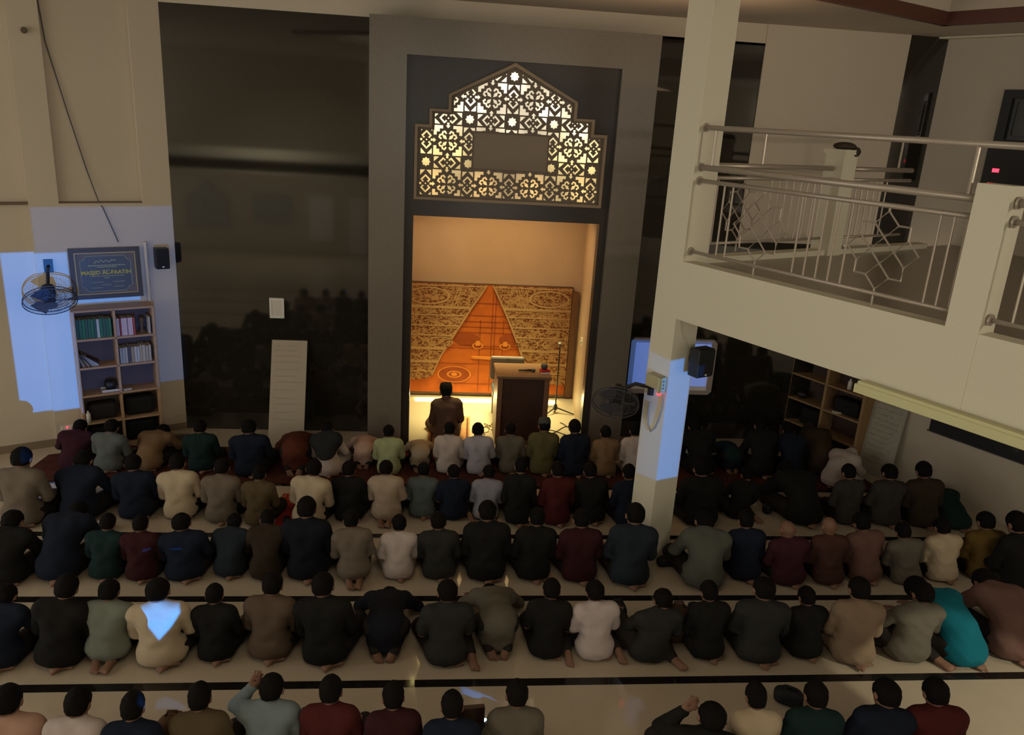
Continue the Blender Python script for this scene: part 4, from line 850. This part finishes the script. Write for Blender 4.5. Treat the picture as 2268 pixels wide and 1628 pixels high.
 (5, -2.209, 4.424, 0.871, 0.933, 0.914, -0.016, 'S', -0.09, 'white shirt', 'white', ''),
 (5, -1.839, 4.383, 0.812, 0.899, 0.914, -0.019, 'S', 0.01, 'dark navy shirt', 'navy', ''),
 (5, -1.434, 4.461, 0.828, 0.909, 0.914, -0.017, 'S', 0.08, 'olive brown shirt', 'olivebrown', ''),
 (5, -1.017, 4.581, 0.919, 0.938, 0.874, -0.017, 'F', -0.06, 'pale blue shirt', 'paleblue', ''),
 (5, -0.582, 4.508, 0.872, 0.931, 0.914, -0.043, 'S', -0.07, 'dark red shirt', 'red', ''),
 (5, -0.166, 4.445, 0.824, 0.889, 0.914, 0.0, 'S', 0.09, 'maroon shirt', 'maroon', ''),
 (5, 0.237, 4.348, 0.835, 0.884, 0.914, -0.025, 'S', -0.02, 'dark navy shirt', 'navy', ''),
 (5, 0.653, 4.447, 0.86, 0.887, 0.914, 0.042, 'S', 0.05, 'olive grey shirt', 'olivegray', ''),
 (5, 1.905, 4.24, 1.082, 0.99, 0.874, 0.14, 'F', -0.11, 'black shirt', 'black', ''),
 (5, 2.372, 4.39, 0.8, 0.881, 0.914, -0.01, 'S', -0.03, 'cream shirt', 'cream', ''),
 (5, 2.787, 4.387, 0.908, 0.929, 0.914, 0.031, 'S', -0.08, 'dark green shirt', 'teal', ''),
 (5, 3.275, 4.381, 1.058, 1.032, 0.914, 0.14, 'S', 0.04, 'dark navy shirt', 'navy', ''),
 (5, 3.745, 4.388, 0.978, 0.99, 0.914, -0.042, 'S', -0.1, 'dark red shirt', 'red', ''),
]
# ================================================================== PEOPLE
class Field:
    def __init__(s, lo, hi, h):
        s.lo = np.array(lo, float); s.h = h; s.n = np.ceil((np.array(hi)-s.lo)/h).astype(int)+1
        s.f = np.full(s.n, .3, np.float32)
        s.ax = [s.lo[i]+h*np.arange(s.n[i], dtype=np.float32) for i in range(3)]
    def _sub(s, lo, hi):
        a = np.clip(np.floor((np.array(lo)-s.lo)/s.h).astype(int), 0, s.n); b = np.clip(np.ceil((np.array(hi)-s.lo)/s.h).astype(int)+1, 0, s.n)
        sl = tuple(slice(a[i], b[i]) for i in range(3))
        if any(b[i] <= a[i] for i in range(3)): return None, None
        return sl, np.meshgrid(*[s.ax[i][a[i]:b[i]] for i in range(3)], indexing='ij', sparse=True)
    def _mix(s, sl, d, k, sub=False):
        f = s.f[sl]
        if sub:
            s.f[sl] = np.maximum(f, -d); return
        if k <= 0: s.f[sl] = np.minimum(f, d); return
        h = np.clip(.5+.5*(f-d)/k, 0, 1); s.f[sl] = f*(1-h)+d*h-k*h*(1-h)
    def cap(s, a, b, ra, rb=None, k=.03):
        rb = ra if rb is None else rb; a = np.array(a, float); b = np.array(b, float); m = max(ra, rb)+k+.06
        sl, g = s._sub(np.minimum(a, b)-m, np.maximum(a, b)+m)
        if sl is None: return s
        ba = b-a; l2 = max(ba@ba, 1e-9)
        t = np.clip(((g[0]-a[0])*ba[0]+(g[1]-a[1])*ba[1]+(g[2]-a[2])*ba[2])/l2, 0, 1)
        d = np.sqrt((g[0]-a[0]-t*ba[0])**2+(g[1]-a[1]-t*ba[1])**2+(g[2]-a[2]-t*ba[2])**2)-(ra+(rb-ra)*t)
        s._mix(sl, d, k); return s
    def ell(s, c, r, k=.03, rx=0.0, sub=False):
        c = np.array(c, float); r = np.array(r, float); m = max(r)+k+.06
        sl, g = s._sub(c-m, c+m)
        if sl is None: return s
        x, y, z = g[0]-c[0], g[1]-c[1], g[2]-c[2]
        if rx: cs, sn = math.cos(rx), math.sin(rx); y, z = y*cs+z*sn, -y*sn+z*cs
        k0 = np.sqrt((x/r[0])**2+(y/r[1])**2+(z/r[2])**2); k1 = np.sqrt((x/r[0]**2)**2+(y/r[1]**2)**2+(z/r[2]**2)**2)
        s._mix(sl, k0*(k0-1)/np.maximum(k1, 1e-6), k, sub); return s
    def cut(s, p, n):                       # keep the side where (x-p).n < 0
        p = np.array(p, float); n = np.array(n, float); n /= np.linalg.norm(n)
        g = np.meshgrid(*s.ax, indexing='ij', sparse=True)
        s.f = np.maximum(s.f, (g[0]-p[0])*n[0]+(g[1]-p[1])*n[1]+(g[2]-p[2])*n[2]); return s
    def wrinkle(s, amp, fr, seed):
        g = np.meshgrid(*s.ax, indexing='ij', sparse=True); a = seed*1.7
        s.f = s.f + amp*(np.sin(fr*g[0]+a+2.2*np.sin(.35*fr*g[2]+a))*np.sin(.45*fr*g[2]+.5*fr*g[1]+2*a)+.6*np.sin(1.7*fr*g[2]+.8*fr*g[0]+a)*np.sin(.9*fr*g[1]-.6*fr*g[0])).astype(np.float32); return s
    def mesh(s, name):
        f = s.f; nx, ny, nz = f.shape; sg = f < 0
        cs = [(i, j, k) for i in (0, 1) for j in (0, 1) for k in (0, 1)]
        cnt = np.zeros((nx-1, ny-1, nz-1), np.int8)
        for (i, j, k) in cs: cnt += sg[i:nx-1+i, j:ny-1+j, k:nz-1+k]
        act = np.argwhere((cnt > 0) & (cnt < 8)); idx = -np.ones(cnt.shape, np.int64); idx[tuple(act.T)] = np.arange(len(act))
        pos = np.zeros((len(act), 3)); num = np.zeros(len(act))
        for a in cs:
            for ax in range(3):
                if a[ax]: continue
                b = list(a); b[ax] = 1
                fa = f[tuple((act+np.array(a)).T)]; fb = f[tuple((act+np.array(b)).T)]; c = (fa < 0) != (fb < 0)
                t = np.where(c, fa/np.where(np.abs(fa-fb) < 1e-9, 1, fa-fb), 0)
                p = np.tile(np.array(a, float), (len(act), 1)); p[:, ax] = t; pos += p*c[:, None]; num += c
        v = s.lo + (act+pos/np.maximum(num, 1)[:, None])*s.h
        fs = []
        for ax in range(3):
            u, w = (ax+1) % 3, (ax+2) % 3
            sa = [slice(None)]*3; sb = [slice(None)]*3; sa[ax] = slice(0, -1); sb[ax] = slice(1, None)
            A = sg[tuple(sa)]; B = sg[tuple(sb)]; E = np.argwhere(A != B)
            E = E[(E[:, u] > 0) & (E[:, w] > 0) & (E[:, u] < s.n[u]-1) & (E[:, w] < s.n[w]-1)]
            if not len(E): continue
            q = []
            for du, dw in ((-1, -1), (0, -1), (0, 0), (-1, 0)):
                e = E.copy(); e[:, u] += du; e[:, w] += dw; q.append(idx[tuple(e.T)])
            q = np.stack(q, 1); flip = ~A[tuple(E.T)]; q[flip] = q[flip][:, ::-1]; fs.append(q)
        fs = np.concatenate(fs)
        me = bpy.data.meshes.new(name); me.vertices.add(len(v)); me.vertices.foreach_set('co', v.ravel())
        me.loops.add(fs.size); me.loops.foreach_set('vertex_index', fs.ravel().astype(np.int32))
        me.polygons.add(len(fs)); me.polygons.foreach_set('loop_start', np.arange(0, fs.size, 4, dtype=np.int32)); me.polygons.foreach_set('loop_total', np.full(len(fs), 4, np.int32))
        me.update(); me.validate(); me.shade_smooth(); return me

def V3(*a): return np.array(a, float)
def joints(kind):
    J = dict(hip=V3(0, 0, .12), waist=V3(0, .0, .26), chest=V3(0, .03, .40), neck=V3(0, .065, .525), head=V3(0, .115, .645), pitch=R(24), bend=.0,
             shl=V3(-.165, .035, .480), shr=V3(.165, .035, .480), ell_=V3(-.205, .085, .255), elr=V3(.205, .085, .255), wrl=V3(-.155, .30, .185), wrr=V3(.155, .30, .185),
             hdl=V3(.10, 1, -.15), hdr=V3(-.10, 1, -.15), knl=V3(-.19, .40, .085), knr=V3(.19, .40, .085), anl=V3(.02, .02, .05), anr=V3(.11, -.02, .055),
             ftl=V3(.10, -.10, .035), ftr=V3(.02, -.155, .035), solel=V3(0, 0, 1), soler=V3(0, 0, 1), sleeve='long')
    if kind in 'TL': J.update(anr=V3(.215, -.03, .085), ftr=V3(.24, -.17, .03), soler=V3(0, -1, .4))
    if kind == 'K':
        for k in ('hip', 'waist', 'chest', 'neck', 'head', 'shl', 'shr', 'ell_', 'elr', 'wrl', 'wrr'): J[k] = J[k]+V3(0, .0, .05)
        J.update(knl=V3(-.13, .44, .08), knr=V3(.13, .44, .08), anl=V3(-.07, -.07, .07), anr=V3(.07, -.07, .07), ftl=V3(-.045, -.23, .04), ftr=V3(.045, -.23, .04), soler=V3(0, 0, 1))
    if kind == 'H':
        J.update(chest=V3(0, .075, .385), neck=V3(0, .165, .49), head=V3(0, .245, .545), pitch=R(55), shl=V3(-.165, .10, .45), shr=V3(.165, .10, .45), ell_=V3(-.23, .19, .24), elr=V3(.23, .19, .24), wrl=V3(-.12, .36, .19), wrr=V3(.12, .36, .19))
    if kind == 'B':
        J.update(waist=V3(0, .06, .26), chest=V3(0, .20, .33), neck=V3(0, .33, .37), head=V3(0, .43, .35), pitch=R(75), shl=V3(-.165, .25, .36), shr=V3(.165, .25, .36), ell_=V3(-.25, .36, .19), elr=V3(.25, .36, .19), wrl=V3(-.12, .50, .12), wrr=V3(.12, .50, .12))
    if kind == 'P':
        J.update(hip=V3(0, .0, .30), waist=V3(0, .17, .325), chest=V3(0, .40, .27), neck=V3(0, .575, .18), head=V3(0, .67, .115), pitch=R(125), shl=V3(-.165, .47, .235), shr=V3(.165, .47, .235), ell_=V3(-.27, .56, .10), elr=V3(.27, .56, .10),
                 wrl=V3(-.21, .74, .035), wrr=V3(.21, .74, .035), hdl=V3(.1, 1, -.1), hdr=V3(-.1, 1, -.1), knl=V3(-.13, .30, .075), knr=V3(.13, .30, .075), anl=V3(-.075, -.08, .085), anr=V3(.075, -.08, .085), ftl=V3(-.05, -.13, .03), ftr=V3(.05, -.13, .03), solel=V3(0, -1, .2), soler=V3(0, -1, .2))
    if kind == 'L':
        for k, d in (('waist', .03), ('chest', .055), ('neck', .09), ('head', .12), ('shl', .07), ('shr', .07)): J[k] = J[k]+V3(d, 0, -.02)
        J.update(knl=V3(-.24, .25, .30), anl=V3(-.20, .12, .07), ftl=V3(-.21, .26, .03), solel=V3(0, 0, -1), ell_=V3(-.19, .14, .29), wrl=V3(-.22, .32, .34), elr=V3(.27, .06, .27), wrr=V3(.30, .20, .12), anr=V3(.20, -.10, .06), ftr=V3(.26, -.23, .04))
    if kind == 'F':
        J.update(ell_=V3(-.27, .15, .44), wrl=V3(-.155, .185, .59), hdl=V3(.45, -.1, 1.0), head=V3(.01, .12, .63))
    if kind == 'T': J.update(sleeve='short')
    return J
def torso(F, J, e, k=.05):
    hx = .0
    F.ell(J['hip'], V3(.155+e, .13+e, .12+e), k); F.cap(J['hip'], J['waist'], .112+e, .098+e, k)
    for sx in (-1, 1): F.cap(J['waist']+V3(sx*.034, 0, 0), J['chest']+V3(sx*.062, 0, 0), .086+e, .094+e, k)
    F.cap(J['shl']*.93+J['chest']*.07, J['shr']*.93+J['chest']*.07, .056+e, .056+e, k)
    for q in ('shl', 'shr'): F.cap(J['neck'], J[q]*.85+J['neck']*.15+V3(0, 0, .012), .044+e, .048+e, k*.7)
def arms(F, J, e, part='all', k=.035):
    for s, el, wr in (('shl', 'ell_', 'wrl'), ('shr', 'elr', 'wrr')):
        if part == 'short':
            F.cap(J[s], J[s]*.2+J[el]*.8, .052+e, .056+e, k)
        else:
            F.cap(J[s], J[el], .050+e, .040+e, k); F.cap(J[el], J[wr]*(.94 if part == 'long' else 1)+J[el]*(.06 if part == 'long' else 0), .042+e, .028+e*.9, k)
def legs(F, J, e, k=.04, shin=True):
    for s, kn, an in ((-1, 'knl', 'anl'), (1, 'knr', 'anr')):
        F.cap(J['hip']+V3(s*.085, .02, -.02), J[kn], .085+e, .06+e, k); F.cap(J[kn], J[an], .058+e, .036+e, k)
def hand(F, w, d, side):
    d = d/np.linalg.norm(d); up = V3(0, 0, 1) if abs(d[2]) < .8 else V3(0, -1, 0); x = np.cross(d, up); x /= np.linalg.norm(x); n = np.cross(x, d)
    F.cap(w, w+d*.03, .026, .028, .01); F.cap(w+d*.03-x*.018, w+d*.075-x*.024, .017, .013, .012); F.cap(w+d*.03+x*.018, w+d*.075+x*.024, .017, .013, .012)
    for i, (o, l) in enumerate(((-.030, .058), (-.010, .072), (.010, .068), (.030, .05))):
        a = w+d*.078+x*o; b = a+d*l*.55-n*.006; c = b+d*l*.45-n*.018
        F.cap(a, b, .0095, .009, .003); F.cap(b, c, .009, .008, .003)
    s = side; a = w+d*.03+x*s*.026; b = a+d*.03+x*s*.022; F.cap(a, b, .012, .0105, .006); F.cap(b, b+d*.03+x*s*.004, .0105, .0085, .004)
def foot(F, an, ft, sole):
    d = ft-an; L = np.linalg.norm(d); d = d/L; F.cap(an, an+d*(L*.3)+V3(0, 0, -.01), .036, .034, .02)
    hl = an-d*.02+V3(0, 0, -.01)*0; F.ell(hl, V3(.033, .036, .036), .02)
    x = np.cross(d, sole/np.linalg.norm(sole)); x /= max(np.linalg.norm(x), 1e-6)
    F.cap(an, ft-x*.015, .034, .024, .02); F.cap(an, ft+x*.018, .032, .022, .02)
    for i, (o, r) in enumerate(((-.030, .013), (-.012, .0095), (.003, .009), (.017, .0085), (.030, .008))):
        F.cap(ft+x*o, ft+x*o+d*(.035-.004*i), r, r*.9, .004)
def headaxes(J):
    p = J['pitch']; return V3(0, math.cos(p), -math.sin(p)), V3(0, math.sin(p), math.cos(p))
def build_pose(kind):
    J = joints(kind); fw, up = headaxes(J); hd = J['head']; low = kind in 'BP'
    lo = V3(-.42, -.32, -.02); hi = V3(.42, .92 if kind in 'PB' else .58, .58 if kind in 'PB' else .84)
    F = Field(lo, hi, .010)
    torso(F, J, 0); arms(F, J, 0, 'all'); legs(F, J, 0)
    F.cap(J['neck']-V3(0, .01, .02), hd-up*.05-fw*.01, .047, .044, .03)
    rx = -J['pitch']
    F.ell(hd+up*.015-fw*.01, V3(.078, .094, .095), .03, rx); F.ell(hd-up*.045+fw*.025, V3(.058, .064, .067), .035, rx)   # skull, jaw
    F.cap(hd+fw*.080+up*.012, hd+fw*.100-up*.018, .008, .013, .014); F.cap(hd+fw*.078-up*.030-V3(.018, 0, 0), hd+fw*.078-up*.030+V3(.018, 0, 0), .010, .010, .012)  # nose, brows/cheek line
    F.cap(hd+fw*.072+up*.028-V3(.035, 0, 0), hd+fw*.072+up*.028+V3(.035, 0, 0), .012, .012, .012)
    F.cap(hd+fw*.075-up*.058-V3(.017, 0, 0), hd+fw*.075-up*.058+V3(.017, 0, 0), .010, .010, .010); F.ell(hd+fw*.065-up*.088, V3(.022, .02, .02), .02)
    for s in (-1, 1):
        F.ell(hd+V3(s*.083, 0, 0)-fw*.008-up*.012, V3(.012, .022, .034), .008, rx)
        F.ell(hd+V3(s*.030, 0, 0)+fw*.086+up*.008, V3(.014, .012, .010), .0, rx, True)
    foot(F, J['anl'], J['ftl'], J['solel']); foot(F, J['anr'], J['ftr'], J['soler'])
    hand(F, J['wrl'], J['hdl'], 1); hand(F, J['wrr'], J['hdr'], -1)
    F.cut((0, 0, .004), (0, 0, -1)); out = {'body': F.mesh('body_'+kind)}
    # eyes
    mb = MB()
    for s in (-1, 1): c = hd+V3(s*.030, 0, 0)+fw*.074+up*.008; mb.ell(c, (.013, .012, .011), 10, 6)
    me = bpy.data.meshes.new('eyes_'+kind); me.from_pydata(mb.v, [], mb.f); me.shade_smooth(); out['eyes'] = me
    # hair: a shell over skull and nape, open at the face
    F = Field(hd-.14, hd+.14, .007)
    F.ell(hd+up*.022-fw*.012, V3(.090, .104, .100), .02, rx); F.ell(hd-up*.035-fw*.045, V3(.068, .048, .055), .03, rx)
    F.ell(hd+fw*.115-up*.045, V3(.085, .095, .105), 0, rx, True); F.cut(hd-up*.068, -up)
    for s in (-1, 1): F.ell(hd+V3(s*.096, 0, 0)+fw*.006-up*.035, V3(.022, .034, .046), 0, rx, True)
    F.wrinkle(.0022, 95, 1.3); out['hair'] = F.mesh('hair_'+kind)
    # cap: upright flat-topped
    F = Field(hd-.17, hd+.17, .008); F.ell(hd+up*.045-fw*.008, V3(.094, .110, .112), .0, rx); F.cut(hd+up*.118, up); F.cut(hd+up*.012, -up); out['cap'] = F.mesh('cap_'+kind)
    # shirt
    lo2 = V3(-.42, -.32, .0)
    F = Field(lo2, hi, .011); e = .020; torso(F, J, e, .055); arms(F, J, e*.85, J['sleeve'], .016)
    if kind == 'P':
        F.cap(J['hip']+V3(0, .02, 0), V3(0, .05, .14), .155, .17, .06); F.cut((0, 0, .05), (0, 0, -1))
    else:
        F.cap(J['hip']+V3(-.045, .0, -.02), J['hip']+V3(.045, .0, -.02), .142, .142, .06); F.cut((0, 0, .035), (0, 0, -1))
    nd = (hd-J['neck'])/np.linalg.norm(hd-J['neck'])
    F.cap(J['neck']-nd*.03, J['neck']+nd*.018, .062, .055, .02)
    F.wrinkle(.0040, 34, {'S': 0, 'K': 1, 'H': 2, 'B': 3, 'P': 4, 'L': 5, 'T': 6, 'F': 7}[kind])
    F.ell(J['neck']+nd*.07, V3(.051, .051, .055), 0, 0, True)
    out['shirt'] = F.mesh('shirt_'+kind)
    # vest: torso only
    if kind == 'H':
        F = Field(lo2, hi, .012); torso(F, J, .036, .05); F.cut(J['chest']-V3(0, 0, .02), (0, .5, -1)); out['vest'] = F.mesh('vest_'+kind)
    # trousers
    F = Field(lo2-V3(0, 0, .01), hi, .012); F.ell(J['hip'], V3(.185, .15, .125), .05); legs(F, J, .017, .05)
    for q, d in (('anl', 'ftl'), ('anr', 'ftr')): F.ell(J[d]*.75+J[q]*.25, V3(.05, .05, .05), 0, 0, True)
    F.wrinkle(.004, 30, 2.2); F.cut((0, 0, .006), (0, 0, -1)); out['trousers'] = F.mesh('trousers_'+kind)
    # hood and shawl
    if kind == 'B':
        F = Field(lo2, hi+V3(0, .1, .1), .012); F.ell(hd-fw*.01, V3(.105, .12, .13), .03, rx); torso(F, J, .040, .06); F.ell(hd+fw*.13, V3(.07, .08, .09), 0, rx, True); F.cut((0, 0, .1), (0, 0, -1)); F.wrinkle(.006, 26, 3); out['hood'] = F.mesh('hood_'+kind)
    return out, J
PAL = dict(imam=(.085, .048, .036), plum=(.040, .012, .022), grayblue=(.105, .12, .115), tan=(.20, .125, .065), teal=(.010, .026, .025), navy=(.010, .014, .026), redbrown=(.10, .028, .016),
    white=(.47, .40, .36), white2=(.47, .40, .38), pinkwhite=(.50, .34, .28), palegreen=(.34, .38, .20), beige=(.36, .28, .20), lilac=(.36, .34, .38), olivegray=(.115, .10, .075), olive=(.10, .085, .035), black=(.011, .0105, .0095), pattern=(.045, .032, .018),
    graybrown=(.15, .12, .09), cream=(.46, .37, .25), olivebrown=(.09, .065, .033), tealgray=(.085, .105, .10), lightblue=(.24, .24, .28), red=(.07, .013, .012), charcoal=(.026, .026, .024), charcoal2=(.040, .036, .033), darkbrown=(.036, .025, .016), maroon=(.036, .010, .011),
    maroon2=(.050, .014, .020), brownmaroon=(.062, .028, .020), duskypink=(.13, .07, .055), mustard=(.12, .075, .018), slate=(.018, .025, .032), graygreen=(.095, .10, .08), graygreen2=(.17, .19, .15), navyblack=(.009, .010, .015), brown=(.10, .068, .047), beige2=(.22, .155, .10),
    turquoise=(.006, .12, .16), pink=(.42, .26, .19), paleblue=(.17, .21, .22))
def cloth(name, col):
    return mat('cloth_'+name, col, .9, .15, bump=(70, .25), var=(6, .12))
MEAN = {}
def make_people(rows):
    names = ['the mihrab', 'the front row', 'the second row', 'the third row', 'the fourth row', 'the back row']
    poses = {k: build_pose(k) for k in sorted({r[7] for r in rows})}
    pw = {'S': 'sitting', 'K': 'kneeling', 'H': 'sitting head bowed', 'B': 'bending low', 'P': 'prostrating', 'L': 'leaning sideways', 'T': 'sitting', 'F': 'with hand at face'}
    byrow = {}
    for r in rows: byrow.setdefault(r[0], []).append(r)
    used = set()
    for ri, lst in byrow.items():
        lst.sort(key=lambda r: r[1])
        for i, (rr_, X, Y, sx, sy, sz, lean, pose, yaw, desc, pal, ex) in enumerate(lst):
            L_n = lst[i-1][9] if i else None; R_n = lst[i+1][9] if i+1 < len(lst) else None
            sh = lambda d: d.replace(' shirt', '')
            c = [('person %s in %s in %s' % (pw[pose], desc, names[ri])) if pose in 'BPLFH' else 'person in %s in %s' % (desc, names[ri])]
            c.append('person %s in %s in %s' % (pw[pose], desc, names[ri]))
            if L_n: c.append('person in %s right of %s in %s' % (desc, L_n, names[ri]))
            if R_n: c.append('person in %s left of %s in %s' % (desc, R_n, names[ri]))
            if L_n and R_n: c.append('person in %s between %s and %s in %s' % (desc, sh(L_n), sh(R_n), names[ri]))
            def clash(k):                # does the same phrase fit another person of the row?
                for j, o in enumerate(lst):
                    if j == i or o[9] != desc: continue
                    ln = lst[j-1][9] if j else None; rn = lst[j+1][9] if j+1 < len(lst) else None
                    if k == 0: return True
                    if k == 1 and pw[o[7]] == pw[pose]: return True
                    if k == 2 and ln == L_n: return True
                    if k == 3 and rn == R_n: return True
                    if k == 4 and ln == L_n and rn == R_n: return True
                return False
            lab = None
            keys = [0, 1] + ([2] if L_n else []) + ([3] if R_n else []) + ([4] if L_n and R_n else [])
            for k, s in zip(keys, c):
                if not clash(k) and s not in used: lab = s; break
            if lab is None: lab = 'person in %s, %s from left in %s' % (desc, ORD[i], names[ri])
            if ri == 0: lab = 'person in %s sitting in front inside the mihrab' % desc
            used.add(lab)
            meshes, J = poses[pose]
            t = thing('person', lab, 'person', (X, Y, 0), yaw, None if ri == 0 else 'worshippers in ' + names[ri])
            t.rotation_euler = (0, lean, yaw); t.scale = (sx, sy, sz)
            def part(nm, key, m):
                o = bpy.data.objects.new(nm, meshes[key]); COL.objects.link(o); o.parent = t
                if not meshes[key].materials: meshes[key].materials.append(m)
                o.material_slots[0].link = 'OBJECT'; o.material_slots[0].material = m; return o
            part('body', 'body', M_SKIN); part('eyes', 'eyes', M_EYE)
            if ex == 'bald': pass
            elif ex == 'hood': pass
            else: part('hair', 'hair', M_HAIR)
            sm = cloth(pal, PAL[pal]); part('shirt', 'shirt', sm)
            part('trousers', 'trousers', cloth('trousers_dark', (.022, .018, .015)) if pal not in ('white', 'pattern', 'beige2', 'imam') else sm)
            if ex == 'cap': part('cap', 'cap', cloth('cap_black', (.012, .011, .010)))
            if ex == 'graycap': part('cap', 'cap', cloth('cap_gray', (.07, .07, .065)))
            if ex == 'vest': part('vest', 'vest', cloth('vest_dark', (.02, .022, .022)))
            if ex == 'hood': part('hood', 'hood', sm)
            if ex == 'shawl': part('shawl', 'hood', sm)
make_people(PEOPLE)
# small caps and things lying by people
